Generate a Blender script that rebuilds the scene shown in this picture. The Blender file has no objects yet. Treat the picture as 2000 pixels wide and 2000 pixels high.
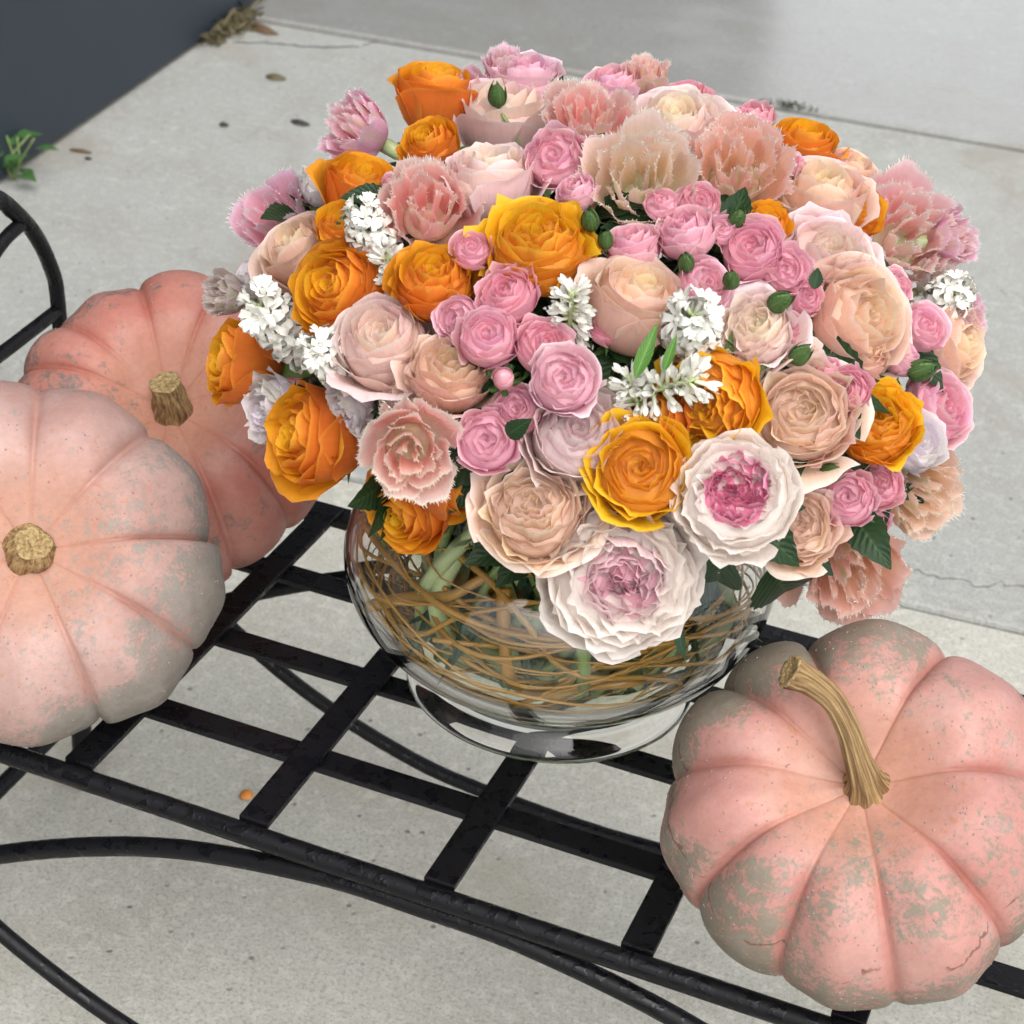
import bpy, math, random
import numpy as np
from mathutils import Matrix, Vector
sc = bpy.context.scene
COL = sc.collection
rng = np.random.default_rng(7)
random.seed(7)
PI = math.pi
# ------------------------------------------------------------------ camera
CAM = np.array([0.6911, -0.9815, 1.3972]); FPX = 3808.0
def _rot(a, b, c):
    ca, sa, cb, sb, cc, s = math.cos(a), math.sin(a), math.cos(b), math.sin(b), math.cos(c), math.sin(c)
    return (np.array([[cb, -sb, 0], [sb, cb, 0], [0, 0, 1]]) @ np.array([[1, 0, 0], [0, ca, -sa], [0, sa, ca]])
            @ np.array([[cc, -s, 0], [s, cc, 0], [0, 0, 1]]))
ROT = _rot(1.0273919, 0.3500778, 0.0754080)
cam_data = bpy.data.cameras.new('camera'); cam = bpy.data.objects.new('camera', cam_data); COL.objects.link(cam)
M = Matrix.Identity(4)
for i in range(3):
    for j in range(3): M[i][j] = ROT[i][j]
    M[i][3] = CAM[i]
cam.matrix_world = M
cam_data.sensor_width = 36; cam_data.lens = 36 * FPX / 2000
cam_data.clip_start = 0.05; cam_data.clip_end = 200
cam_data.dof.use_dof = True; cam_data.dof.focus_distance = 1.36; cam_data.dof.aperture_fstop = 16
sc.camera = cam
# ------------------------------------------------------------------ world, sun, exposure
SUN_EL, SUN_AZ = math.radians(52), math.radians(142)      # azimuth: from +Y towards +X
w = bpy.data.worlds.new('World'); sc.world = w; w.use_nodes = True
nt = w.node_tree; bg = nt.nodes['Background']
sky = nt.nodes.new('ShaderNodeTexSky'); sky.sky_type = 'NISHITA'; sky.sun_disc = False
sky.sun_elevation = SUN_EL; sky.sun_rotation = SUN_AZ; sky.air_density = 1.0; sky.dust_density = 4.0; sky.ozone_density = 1.0
hs = nt.nodes.new('ShaderNodeHueSaturation'); hs.inputs['Saturation'].default_value = 0.15
nt.links.new(sky.outputs[0], hs.inputs['Color']); nt.links.new(hs.outputs[0], bg.inputs[0]); bg.inputs[1].default_value = 0.15
sd = bpy.data.lights.new('sun', 'SUN'); sd.energy = 0.95; sd.angle = math.radians(70); sd.color = (1.0, 0.97, 0.93)
sun = bpy.data.objects.new('sun', sd); COL.objects.link(sun)
sdir = Vector((math.cos(SUN_EL) * math.sin(SUN_AZ), math.cos(SUN_EL) * math.cos(SUN_AZ), math.sin(SUN_EL)))
sun.rotation_euler = sdir.to_track_quat('Z', 'Y').to_euler(); sun.location = (3, 2, 5)
vs = sc.view_settings; vs.view_transform = 'Standard'; vs.look = 'None'; vs.exposure = 0.72; vs.gamma = 1.0; vs.use_curve_mapping = False
cy = sc.cycles
cy.use_denoising = True; cy.max_bounces = 12; cy.transmission_bounces = 12; cy.use_adaptive_sampling = True; cy.adaptive_threshold = .03; cy.transparent_max_bounces = 12
cy.diffuse_bounces = 3; cy.glossy_bounces = 5; cy.sample_clamp_indirect = 6.0; cy.blur_glossy = 0.0
sc.render.film_transparent = False

SZ = 0.45                                                # height of the bench seat
RIGHT, UP = ROT[:, 0], ROT[:, 1]
def ray(x, y):
    d = ROT @ np.array([(x - 1000) / FPX, -(y - 1000) / FPX, -1.0]); return d / np.linalg.norm(d)
def on_z(x, y, z):
    d = ray(x, y); return CAM + d * ((z - CAM[2]) / d[2])
def depth(P): return -(ROT.T @ (np.asarray(P) - CAM))[2]
def axis_of(x, y, deg, tilt):
    v = -ray(x, y)
    u = UP - v * (UP @ v); u /= np.linalg.norm(u); r = RIGHT - v * (RIGHT @ v); r /= np.linalg.norm(r)
    a, t = math.radians(deg), math.radians(tilt)
    return math.cos(t) * v + math.sin(t) * (math.cos(a) * r + math.sin(a) * u), r, u, v
# ------------------------------------------------------------------ helpers
def tag(o, label=None, cat=None, group=None, kind=None):
    for k, v in (('label', label), ('category', cat), ('group', group), ('kind', kind)):
        if v: o[k] = v
    return o
def empty(name, loc=(0, 0, 0), mat=None):
    o = bpy.data.objects.new(name, None); COL.objects.link(o); o.empty_display_size = .02
    if mat is not None: o.matrix_world = mat
    else: o.location = loc
    return o
def mesh(name, V, F, uv=None, smooth=True):
    me = bpy.data.meshes.new(name)
    V = np.asarray(V, dtype=float)
    me.from_pydata(V.tolist(), [], F if isinstance(F, list) else F.tolist())
    if smooth: me.polygons.foreach_set('use_smooth', np.ones(len(me.polygons), dtype=bool))
    if uv is not None:
        li = np.empty(len(me.loops), dtype=np.int32); me.loops.foreach_get('vertex_index', li)
        l = me.uv_layers.new(name='UVMap'); l.data.foreach_set('uv', np.asarray(uv, dtype=np.float32)[li].ravel())
    return me
def obj(name, me, mat=None, parent=None):
    o = bpy.data.objects.new(name, me); COL.objects.link(o)
    if mat is not None and not me.materials: me.materials.append(mat)
    if parent is not None: o.parent = parent
    return o
_fc = {}
def grid_faces(nu, nv, flip=True, wrap=False):
    k = (nu, nv, flip, wrap)
    if k not in _fc:
        F = []
        for j in range(nv - 1):
            for i in range(nu if wrap else nu - 1):
                a, b = j * nu + i, j * nu + (i + 1) % nu
                q = (a, b, b + nu, a + nu)
                F.append(q[::-1] if flip else q)
        _fc[k] = F
    return _fc[k]
def smooth_curve(P, n):
    P = np.asarray(P, float)
    if len(P) == 2: return P[0] + (P[1] - P[0]) * np.linspace(0, 1, n)[:, None]
    Q = np.vstack([2 * P[0] - P[1], P, 2 * P[-1] - P[-2]]); out = []
    for t in np.linspace(0, len(P) - 1 - 1e-9, n):
        i = int(t); f = t - i; a, b, c, d = Q[i:i + 4]
        out.append(.5 * (2 * b + (c - a) * f + (2 * a - 5 * b + 4 * c - d) * f * f + (3 * b - a - 3 * c + d) * f ** 3))
    return np.array(out)
def tube(P, rad, ns=8, cap=True, ridges=None):
    P = np.asarray(P, float); n = len(P)
    T = np.gradient(P, axis=0); T /= np.linalg.norm(T, axis=1)[:, None] + 1e-12
    rad = np.broadcast_to(np.asarray(rad, float), (n,))
    N = np.cross(T[0], [0.3, 0.2, 0.93]); N /= np.linalg.norm(N)
    V = []; uv = []
    for i in range(n):
        N = N - T[i] * (N @ T[i]); N /= np.linalg.norm(N); B = np.cross(T[i], N)
        for k in range(ns):
            a = 2 * PI * k / ns; r = rad[i] * (1 if ridges is None else ridges(a, i / (n - 1)))
            V.append(P[i] + r * (math.cos(a) * N + math.sin(a) * B)); uv.append((k / ns, i / (n - 1)))
    F = list(grid_faces(ns, n, False, True))
    if cap: F = F + [tuple(range(ns))[::-1], tuple(range((n - 1) * ns, n * ns))]
    return np.array(V), F, np.array(uv)
def box_mesh(name, x0, x1, y0, y1, z0, z1, bev=.002):
    b = min(bev, (x1 - x0) / 3, (y1 - y0) / 3, (z1 - z0) / 3)
    import bmesh
    bm = bmesh.new(); bmesh.ops.create_cube(bm, size=1)
    for v in bm.verts:
        v.co = Vector(((x0 + x1) / 2 + v.co.x * (x1 - x0), (y0 + y1) / 2 + v.co.y * (y1 - y0), (z0 + z1) / 2 + v.co.z * (z1 - z0)))
    if bev > 0: bmesh.ops.bevel(bm, geom=bm.edges[:], offset=b, segments=2, affect='EDGES', profile=.5)
    me = bpy.data.meshes.new(name); bm.to_mesh(me); bm.free(); return me
# ------------------------------------------------------------------ materials
class NT:
    def __init__(s, name):
        s.m = bpy.data.materials.new(name); s.m.use_nodes = True; s.t = s.m.node_tree; s.n = s.t.nodes
        s.p = s.n['Principled BSDF']; s.out = s.n['Material Output']
    def node(s, typ, **kw):
        n = s.n.new(typ)
        for k, v in kw.items():
            if hasattr(n, k) and k not in ('inputs',): setattr(n, k, v)
        return n
    def link(s, a, b): s.t.links.new(a, b)
    def set(s, sock, v):
        if hasattr(v, 'is_linked') or hasattr(v, 'links'): s.link(v, sock)
        else: sock.default_value = v
    def math(s, op, a, b=0.0, c=0.0, clamp=False):
        n = s.n.new('ShaderNodeMath'); n.operation = op; n.use_clamp = clamp
        for i, v in enumerate((a, b, c)): s.set(n.inputs[i], v)
        return n.outputs[0]
    def mix(s, f, a, b, mode='MIX'):
        n = s.n.new('ShaderNodeMix'); n.data_type = 'RGBA'; n.blend_type = mode
        s.set(n.inputs[0], f); s.set(n.inputs[6], a if not isinstance(a, tuple) else (*a[:3], 1)); s.set(n.inputs[7], b if not isinstance(b, tuple) else (*b[:3], 1))
        return n.outputs[2]
    def noise(s, vec, scale, detail=3, rough=.55, dist=0.0):
        n = s.n.new('ShaderNodeTexNoise'); n.inputs['Scale'].default_value = scale; n.inputs['Detail'].default_value = detail
        n.inputs['Roughness'].default_value = rough; n.inputs['Distortion'].default_value = dist
        if vec is not None: s.link(vec, n.inputs['Vector'])
        return n.outputs[0]
    def vor(s, vec, scale, feature='F1'):
        n = s.n.new('ShaderNodeTexVoronoi'); n.feature = feature; n.inputs['Scale'].default_value = scale
        if vec is not None: s.link(vec, n.inputs['Vector'])
        return n.outputs['Distance']
    def ramp(s, f, lo, hi):
        n = s.n.new('ShaderNodeMapRange'); n.interpolation_type = 'SMOOTHSTEP'; n.clamp = True
        s.set(n.inputs[0], f); n.inputs[1].default_value = lo; n.inputs[2].default_value = hi
        return n.outputs[0]
    def mapping(s, vec, scale):
        n = s.n.new('ShaderNodeMapping'); n.inputs['Scale'].default_value = scale; s.link(vec, n.inputs[0]); return n.outputs[0]
    def bump(s, h, strength, dist):
        n = s.n.new('ShaderNodeBump'); n.inputs['Strength'].default_value = strength; n.inputs['Distance'].default_value = dist
        s.link(h, n.inputs['Height']); return n.outputs[0]
    def pset(s, **kw):
        for k, v in kw.items(): s.set(s.p.inputs[k.replace('_', ' ')], v if not (isinstance(v, tuple) and len(v) == 3) else (*v, 1))
        return s
def tc(t, which='Object'): return t.node('ShaderNodeTexCoord').outputs[which]

def petal_mat(name, base, mid, tip, edge, back, transl=.40, fringe=None, streak=None, rough=.5):
    t = NT(name)
    uv = tc(t, 'UV'); sep = t.node('ShaderNodeSeparateXYZ'); t.link(uv, sep.inputs[0]); u, v = sep.outputs[0], sep.outputs[1]
    au = t.math('ABSOLUTE', t.math('MULTIPLY_ADD', u, 2.0, -1.0))
    c = t.mix(t.ramp(v, .05, .55), base, mid); c = t.mix(t.ramp(v, .5, .95), c, tip)
    e = t.math('MAXIMUM', t.ramp(v, .88, 1.0), t.math('MULTIPLY', t.ramp(au, .82, 1.0), t.ramp(v, .3, .6)))
    c = t.mix(t.math('MULTIPLY', e, .75), c, edge)
    oi0 = t.node('ShaderNodeObjectInfo'); cmb = t.node('ShaderNodeCombineXYZ'); t.link(oi0.outputs['Random'], cmb.inputs[2]); t.link(t.math('MULTIPLY', u, 5.0), cmb.inputs[0]); t.link(t.math('MULTIPLY', v, 5.0), cmb.inputs[1])
    ob = t.node('ShaderNodeVectorMath', operation='SCALE'); t.link(cmb.outputs[0], ob.inputs[0]); ob.inputs['Scale'].default_value = 1.0
    brn = t.math('MULTIPLY', t.ramp(v, .80, 1.0), t.ramp(t.noise(ob.outputs[0], 2.2, 3), .58, .72))
    c = t.mix(t.math('MULTIPLY', brn, .35), c, tuple(k * .62 for k in mid))
    geo = t.node('ShaderNodeNewGeometry')
    cb = t.mix(t.ramp(v, .0, .3), tuple(.75 * b for b in back[:2]) + (back[2] * .6,), back); cb = t.mix(t.math('MULTIPLY', e, .8), cb, edge)
    if streak:
        st = t.math('MULTIPLY', t.ramp(au, .55, .05), t.ramp(t.noise(uv, 6.0), .35, .6))
        cb = t.mix(st, cb, streak)
    c = t.mix(geo.outputs['Backfacing'], c, cb)
    oi = t.node('ShaderNodeObjectInfo')
    c = t.mix(1.0, c, oi.outputs['Color'], 'MULTIPLY')
    veins = t.noise(t.mapping(uv, (26, 2.2, 1)), 1.0, 4, .6)
    blot = t.noise(t.mapping(uv, (3, 3, 1)), 1.6, 3)
    k = t.math('MULTIPLY_ADD', veins, .22, .87); k = t.math('ADD', k, t.math('MULTIPLY_ADD', blot, .16, -.08))
    c = t.mix(1.0, c, k, 'MULTIPLY')
    if fringe: c = t.mix(t.ramp(v, 1.01, 1.12), c, fringe)
    h = t.math('MULTIPLY_ADD', blot, 1.2, veins)
    nb = t.bump(h, .35, .0012)
    t.pset(Base_Color=c, Roughness=rough, Normal=nb); t.p.inputs['Specular IOR Level'].default_value = .32
    tr = t.node('ShaderNodeBsdfTranslucent'); t.link(c, tr.inputs[0]); t.link(nb, tr.inputs[1])
    mx = t.node('ShaderNodeMixShader'); mx.inputs[0].default_value = transl
    t.link(t.p.outputs[0], mx.inputs[1]); t.link(tr.outputs[0], mx.inputs[2]); t.link(mx.outputs[0], t.out.inputs[0])
    return t.m
PM = {
 'OR': petal_mat('orange_petal', (.72, .26, .012), (.84, .41, .014), (.86, .47, .02), (.86, .44, .05), (.78, .27, .035)),
 'PE': petal_mat('peach_petal', (.84, .60, .34), (.86, .62, .46), (.87, .66, .54), (.89, .74, .67), (.86, .58, .48)),
 'BL': petal_mat('blush_petal', (.86, .66, .50), (.87, .65, .60), (.88, .70, .67), (.90, .80, .79), (.87, .64, .61)),
 'LV': petal_mat('mauve_petal', (.72, .48, .48), (.76, .52, .54), (.80, .62, .63), (.86, .79, .76), (.80, .64, .64)),
 'WH': petal_mat('white_lilac_petal', (.80, .74, .64), (.82, .75, .75), (.84, .79, .80), (.88, .86, .86), (.80, .74, .74)),
 'SP': petal_mat('pink_spray_petal', (.78, .30, .36), (.83, .35, .45), (.86, .45, .54), (.90, .66, .72), (.83, .43, .52)),
 'GR': petal_mat('garden_rose_petal', (.88, .72, .58), (.90, .81, .74), (.91, .85, .80), (.92, .88, .84), (.90, .80, .74)),
 'GC': petal_mat('garden_rose_heart_petal', (.84, .17, .32), (.88, .24, .42), (.90, .32, .50), (.90, .44, .58), (.88, .29, .46)),
 'GP': petal_mat('pale_heart_petal', (.84, .36, .45), (.88, .46, .56), (.90, .55, .64), (.91, .66, .72), (.88, .52, .60)),
 'SPP': petal_mat('pale_spray_petal', (.82, .36, .46), (.86, .50, .60), (.88, .64, .70), (.90, .79, .82), (.86, .60, .66)),
 'TU': petal_mat('fringed_tulip_petal', (.86, .64, .46), (.88, .44, .42), (.89, .57, .54), (.91, .79, .75), (.89, .60, .58), .54, fringe=(.92, .89, .86), streak=(.80, .66, .46)),
 'TUC': petal_mat('cream_tulip_petal', (.84, .74, .40), (.87, .70, .46), (.88, .68, .54), (.91, .80, .71), (.88, .68, .59), .52, fringe=(.91, .88, .82), streak=(.66, .64, .36)),
}
def leafmat(name, col, col2, rough=.4, tr=.18):
    t = NT(name); uv = tc(t, 'UV')
    n = t.noise(tc(t), 60, 3); c = t.mix(n, col, col2)
    sep = t.node('ShaderNodeSeparateXYZ'); t.link(uv, sep.inputs[0])
    mid = t.ramp(t.math('ABSOLUTE', t.math('MULTIPLY_ADD', sep.outputs[0], 2, -1)), .10, .02)
    c = t.mix(t.math('MULTIPLY', mid, .5), c, tuple(min(1, k * 1.9) for k in col2))
    wv = t.math('SINE', t.math('MULTIPLY_ADD', sep.outputs[1], 55, t.math('MULTIPLY', t.math('ABSOLUTE', t.math('MULTIPLY_ADD', sep.outputs[0], 2, -1)), -14)))
    t.pset(Base_Color=c, Roughness=rough, Normal=t.bump(wv, .25, .0008)); t.p.inputs['Specular IOR Level'].default_value = .22
    trn = t.node('ShaderNodeBsdfTranslucent'); t.link(c, trn.inputs[0]); mx = t.node('ShaderNodeMixShader'); mx.inputs[0].default_value = tr
    t.link(t.p.outputs[0], mx.inputs[1]); t.link(trn.outputs[0], mx.inputs[2]); t.link(mx.outputs[0], t.out.inputs[0])
    return t.m
M_LEAF = leafmat('rose_leaf', (.012, .032, .012), (.026, .058, .020))
M_SEPAL = leafmat('sepal', (.05, .10, .03), (.09, .16, .05))
M_BLADE = leafmat('hyacinth_leaf', (.07, .17, .03), (.11, .24, .05), .3)
M_DKBLADE = leafmat('tulip_leaf', (.03, .07, .04), (.05, .10, .055), .4)
def stemmat(name, a, b, rough=.45):
    t = NT(name); n = t.noise(t.mapping(tc(t, 'UV'), (6, 30, 1)), 1.5, 3)
    t.pset(Base_Color=t.mix(n, a, b), Roughness=rough); return t.m
M_STEM = stemmat('rose_stem', (.12, .19, .045), (.21, .29, .09))
M_PALESTEM = stemmat('pale_stem', (.32, .42, .17), (.52, .60, .34))
M_WILLOW = stemmat('willow_bark', (.26, .125, .020), (.46, .275, .06), .35)
def hyac():
    t = NT('white_hyacinth'); uv = tc(t, 'UV'); sep = t.node('ShaderNodeSeparateXYZ'); t.link(uv, sep.inputs[0])
    c = t.mix(t.ramp(sep.outputs[1], .0, .45), (.42, .50, .20), (.76, .755, .69))
    t.pset(Base_Color=c, Roughness=.45); t.p.inputs['Subsurface Weight'].default_value = .15; t.p.inputs['Subsurface Scale'].default_value = .004
    t.p.inputs['Subsurface Radius'].default_value = (1, 1, .8); return t.m
M_HY = hyac()
def concrete(name, wet, gain=(1, 1, 1)):
    t = NT(name); o = tc(t, 'Object')
    big = t.noise(o, 1.1, 4, .55); med = t.noise(o, 7, 5, .6); fine = t.noise(o, 60, 4, .65)
    c = t.mix(t.ramp(big, .3, .7), (.355, .36, .345), (.42, .425, .41))
    c = t.mix(t.math('MULTIPLY', t.ramp(med, .42, .70), .40), c, (.29, .275, .25))
    c = t.mix(t.math('MULTIPLY', t.ramp(fine, .48, .64), .55), c, (.50, .50, .48))
    sp = t.noise(o, 210, 4, .75); sp2 = t.noise(o, 430, 3, .7)
    c = t.mix(t.math('MULTIPLY', t.ramp(sp, .49, .62), .60), c, (.20, .19, .165))
    c = t.mix(t.math('MULTIPLY', t.ramp(sp2, .53, .64), .50), c, (.60, .60, .57))
    pit = t.ramp(t.vor(o, 42), .17, .06); keep = t.ramp(t.noise(o, 31, 2), .46, .60)
    pits = t.math('MULTIPLY', pit, keep)
    c = t.mix(t.math('MULTIPLY', pits, .75), c, (.09, .085, .075))
    stain = t.ramp(t.noise(o, 2.3, 4, .65, .8), .50, .70)
    c = t.mix(t.math('MULTIPLY', stain, .58), c, (.30, .275, .235))
    scuff = t.math('MULTIPLY', t.ramp(t.noise(o, 26, 5, .7, .5), .54, .66), t.ramp(t.noise(o, 3.1, 2), .45, .62)); c = t.mix(t.math('MULTIPLY', scuff, .45), c, (.56, .55, .52))
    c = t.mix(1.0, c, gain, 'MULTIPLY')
    h = t.math('ADD', t.math('MULTIPLY', fine, .7), t.math('MULTIPLY', sp, .7)); h = t.math('SUBTRACT', h, t.math('MULTIPLY', pits, 1.2))
    if wet:
        wm = t.ramp(t.noise(o, .9, 3, .5), .25, .46)
        c = t.mix(t.math('MULTIPLY', wm, .45), c, (.20, .19, .165))
        t.pset(Base_Color=c, Roughness=t.math('MULTIPLY_ADD', wm, -.42, .62), Normal=t.bump(h, .10, .001))
        t.set(t.p.inputs['Coat Weight'], t.math('MULTIPLY', wm, .9)); t.p.inputs['Coat Roughness'].default_value = .15; t.p.inputs['Coat IOR'].default_value = 1.4
    else:
        t.pset(Base_Color=c, Roughness=.72, Normal=t.bump(h, .55, .003))
    return t.m
M_CON, M_CONWET, M_CONNEAR = concrete('concrete', False, (.92, .925, .915)), concrete('wet_concrete', True, (1.0, 1.02, 1.04)), concrete('lightened_warm_concrete', False, (1.20, 1.175, 1.09))  # near slabs lightened, mid slab dimmed in colour to offset uneven light and shade
def simple(name, col, rough=.6, **kw):
    t = NT(name); n = t.noise(tc(t), kw.pop('scale', 30), 4)
    c = t.mix(n, tuple(k * .75 for k in col), tuple(min(1, k * 1.25) for k in col))
    t.pset(Base_Color=c, Roughness=rough); return t.m
def wallmat():
    t = NT('slate_blue_paint'); o = tc(t)
    n1 = t.noise(t.mapping(o, (1, 1, .35)), 3, 5, .6); n2 = t.noise(o, 120, 3)
    c = t.mix(n1, (.010, .018, .027), (.017, .028, .041)); t.pset(Base_Color=c, Roughness=.55, Normal=t.bump(n2, .3, .002)); return t.m
M_WALL = wallmat(); M_SOIL = simple('joint_dirt', (.035, .035, .03), .9)
def metal():
    t = NT('wet_black_paint'); o = tc(t)
    n = t.noise(o, 190, 3, .6); d = t.ramp(t.noise(o, 85, 2, .5), .50, .60); dr = t.ramp(t.vor(o, 170), .34, .10)
    h = t.math('ADD', t.math('MULTIPLY', d, .8), t.math('MULTIPLY', dr, .7))
    t.pset(Base_Color=t.mix(n, (.0022, .0022, .003), (.006, .006, .008)), Roughness=t.math('MULTIPLY_ADD', d, -.30, .50), Normal=t.bump(t.math('ADD', h, t.math('MULTIPLY', n, .4)), .28, .0009))
    t.p.inputs['Specular IOR Level'].default_value = .24
    return t.m
M_IRON = metal()
def glassmat(name, col, ior, rough=0.0):
    t = NT(name); t.pset(Base_Color=col, Roughness=rough, IOR=ior); t.p.inputs['Transmission Weight'].default_value = 1.0; return t.m
M_GLASS = glassmat('clear_glass', (1, 1, 1), 1.45); M_WATER = glassmat('water', (.89, .92, .77), 1.33); M_DROP = glassmat('droplet_water', (1, 1, 1), 1.33); M_DROP.node_tree.nodes['Principled BSDF'].inputs['Transmission Weight'].default_value = .35; M_DROP.node_tree.nodes['Principled BSDF'].inputs['Base Color'].default_value = (.46, .34, .32, 1)  # pale, mostly opaque droplet colour stands in for reflected sky
def pumpkin_mat(name, skin, skin2, grey, amount, fine_scale, seed, scar=False):
    t = NT(name); o = tc(t); off = t.node('ShaderNodeMapping'); off.inputs['Location'].default_value = (seed, seed * 1.7, seed * .6); t.link(o, off.inputs[0]); o = off.outputs[0]
    at = t.node('ShaderNodeAttribute', attribute_name='surf'); sep = t.node('ShaderNodeSeparateColor'); t.link(at.outputs['Color'], sep.inputs[0])
    fur, pol, side = sep.outputs[0], sep.outputs[1], sep.outputs[2]
    n1 = t.noise(o, 9, 3); c = t.mix(t.ramp(n1, .3, .7), skin, skin2)
    c = t.mix(t.math('MULTIPLY', fur, .65), c, (skin[0] * .92, skin[1] * .66, skin[2] * .55))
    c = t.mix(t.math('MULTIPLY', t.ramp(pol, .22, .05), .7), c, (.44, .22, .145))
    rust = t.math('MULTIPLY', t.ramp(t.noise(o, 160, 3, .6), .60, .68), t.ramp(pol, .40, .12)); c = t.mix(t.math('MULTIPLY', rust, .6), c, (.40, .17, .08))
    mo = t.noise(o, 46, 5, .7); mo2 = t.noise(o, 210, 4, .7); c = t.mix(1.0, c, t.math('ADD', t.math('MULTIPLY_ADD', mo, .34, .64), t.math('MULTIPLY', mo2, .38)), 'MULTIPLY')
    b = t.noise(o, 11, 3, .6, .3); f = t.noise(o, fine_scale, 4, .7, .6); g = t.noise(o, fine_scale * 3.2, 2, .5)
    m = t.math('ADD', t.math('MULTIPLY', b, 1.0), t.math('MULTIPLY', t.math('MULTIPLY_ADD', f, 1.0, -.5), .85))
    m = t.math('ADD', m, t.math('MULTIPLY', t.math('MULTIPLY_ADD', g, 1.0, -.5), .35))
    m = t.math('ADD', m, t.math('MULTIPLY', side, amount * .86)); m = t.math('SUBTRACT', m, t.math('MULTIPLY', fur, .22))
    gm = t.ramp(m, .55, .77)
    gcol = t.mix(t.ramp(f, .3, .7), grey, tuple(k * 1.35 for k in grey))
    c = t.mix(t.math('MULTIPLY', gm, .88), c, gcol)
    bloom = t.noise(o, 30, 4, .6); c = t.mix(t.math('MULTIPLY', t.ramp(bloom, .45, .8), .16), c, (.55, .48, .46))
    spk = t.math('MULTIPLY', t.ramp(t.vor(o, 95), .16, .06), t.ramp(t.noise(o, 40, 2), .58, .70)); c = t.mix(t.math('MULTIPLY', spk, .6), c, (.20, .13, .10))
    if scar:
        q = t.math('ABSOLUTE', t.math('SUBTRACT', pol, t.math('MULTIPLY_ADD', t.noise(o, 55, 3, .6), .09, .335)))
        s = t.math('MULTIPLY', t.ramp(q, .0065, .002), t.ramp(t.noise(o, 26, 2), .46, .54)); c = t.mix(t.math('MULTIPLY', s, .75), c, (.13, .055, .04))
    hh = t.math('ADD', t.math('MULTIPLY', n1, .8), t.math('ADD', t.math('MULTIPLY', mo, .35), t.math('MULTIPLY', mo2, .12)))
    t.pset(Base_Color=c, Roughness=t.math('MULTIPLY_ADD', gm, .12, .46), Normal=t.bump(hh, .35, .004)); t.p.inputs['Specular IOR Level'].default_value = .3
    t.p.inputs['Subsurface Weight'].default_value = .06; t.p.inputs['Subsurface Scale'].default_value = .01
    return t.m
def corkmat(name, a, b, sx, sy):
    t = NT(name); n = t.noise(t.mapping(tc(t, 'UV'), (sx, sy, 1)), 1.0, 5, .65); n2 = t.noise(tc(t), 150, 3)
    c = t.mix(t.ramp(n, .32, .68), a, b); c = t.mix(t.math('MULTIPLY', n2, .35), c, (.12, .06, .025))
    t.pset(Base_Color=c, Roughness=.75, Normal=t.bump(t.math('MULTIPLY_ADD', n2, .4, n), .8, .003)); return t.m
M_STALK = corkmat('dry_stalk', (.11, .05, .016), (.50, .34, .15), 34, 2.6); M_STALKCUT = corkmat('cut_stalk_cork', (.20, .12, .035), (.55, .42, .20), 4, 4)

# ------------------------------------------------------------------ pavement, wall
GA = math.radians(3.9)
pave = empty('pavement', (-.4, 3.02, 0)); pave.rotation_euler.z = GA; tag(pave, kind='structure')
base = obj('ground', mesh('ground', [(-60, -60, -.05), (60, -60, -.05), (60, 60, -.05), (-60, 60, -.05)], [(0, 1, 2, 3)], smooth=False), M_SOIL); tag(base, kind='structure')
def slab(y0, y1, mat, bev=.007, x0=-1.16, x1=4.0):
    m = box_mesh('concrete_slab', x0, x1, y0, y1, -.1, 0, bev); return obj('concrete_slab', m, mat, pave)
J2 = -1.852
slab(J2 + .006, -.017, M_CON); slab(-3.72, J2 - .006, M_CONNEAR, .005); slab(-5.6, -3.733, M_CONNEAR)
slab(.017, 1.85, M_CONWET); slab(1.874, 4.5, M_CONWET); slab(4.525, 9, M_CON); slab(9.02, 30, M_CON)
for x0, x1 in ((4.02, 8.0), (8.02, 30)):
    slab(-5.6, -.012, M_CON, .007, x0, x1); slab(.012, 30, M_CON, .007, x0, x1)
# hairline cracks (thin open seams filled with dirt)
def crack(pts, wd):
    P = np.array([on_z(x, y, .0015) for x, y in pts]); P = smooth_curve(P, 24); P[1:-1, :2] += rng.normal(0, .006, (22, 2))
    V = []; 
    for i, q in enumerate(P):
        ww = wd * (.6 + .8 * rng.random()); V += [(q[0], q[1] - ww, .0012), (q[0], q[1] + ww, .0012)]
    F = [(2 * i, 2 * i + 2, 2 * i + 3, 2 * i + 1) for i in range(23)]
    o = obj('crack', mesh('crack', V, F, smooth=False), M_SOIL, pave); o.matrix_parent_inverse = pave_inv; return o
bpy.context.view_layer.update(); pave_inv = pave.matrix_world.inverted()
crack([(455, 82), (540, 84), (620, 92), (690, 90), (735, 82)], .003); crack([(1690, 1108), (1820, 1122), (1910, 1140), (2040, 1146)], .0007)
# wall
wa = math.atan2(-1.507 + 1.384, 3.019 - 1.929)
wall = obj('slate_wall', box_mesh('slate_wall', -.25, 0, -4.2, 11.0, .012, 7.0, .004), M_WALL)
wall.location = (-1.384, 1.929, 0); wall.rotation_euler.z = -wa; tag(wall, 'plain slate blue painted wall in the upper left corner', 'wall')

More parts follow.
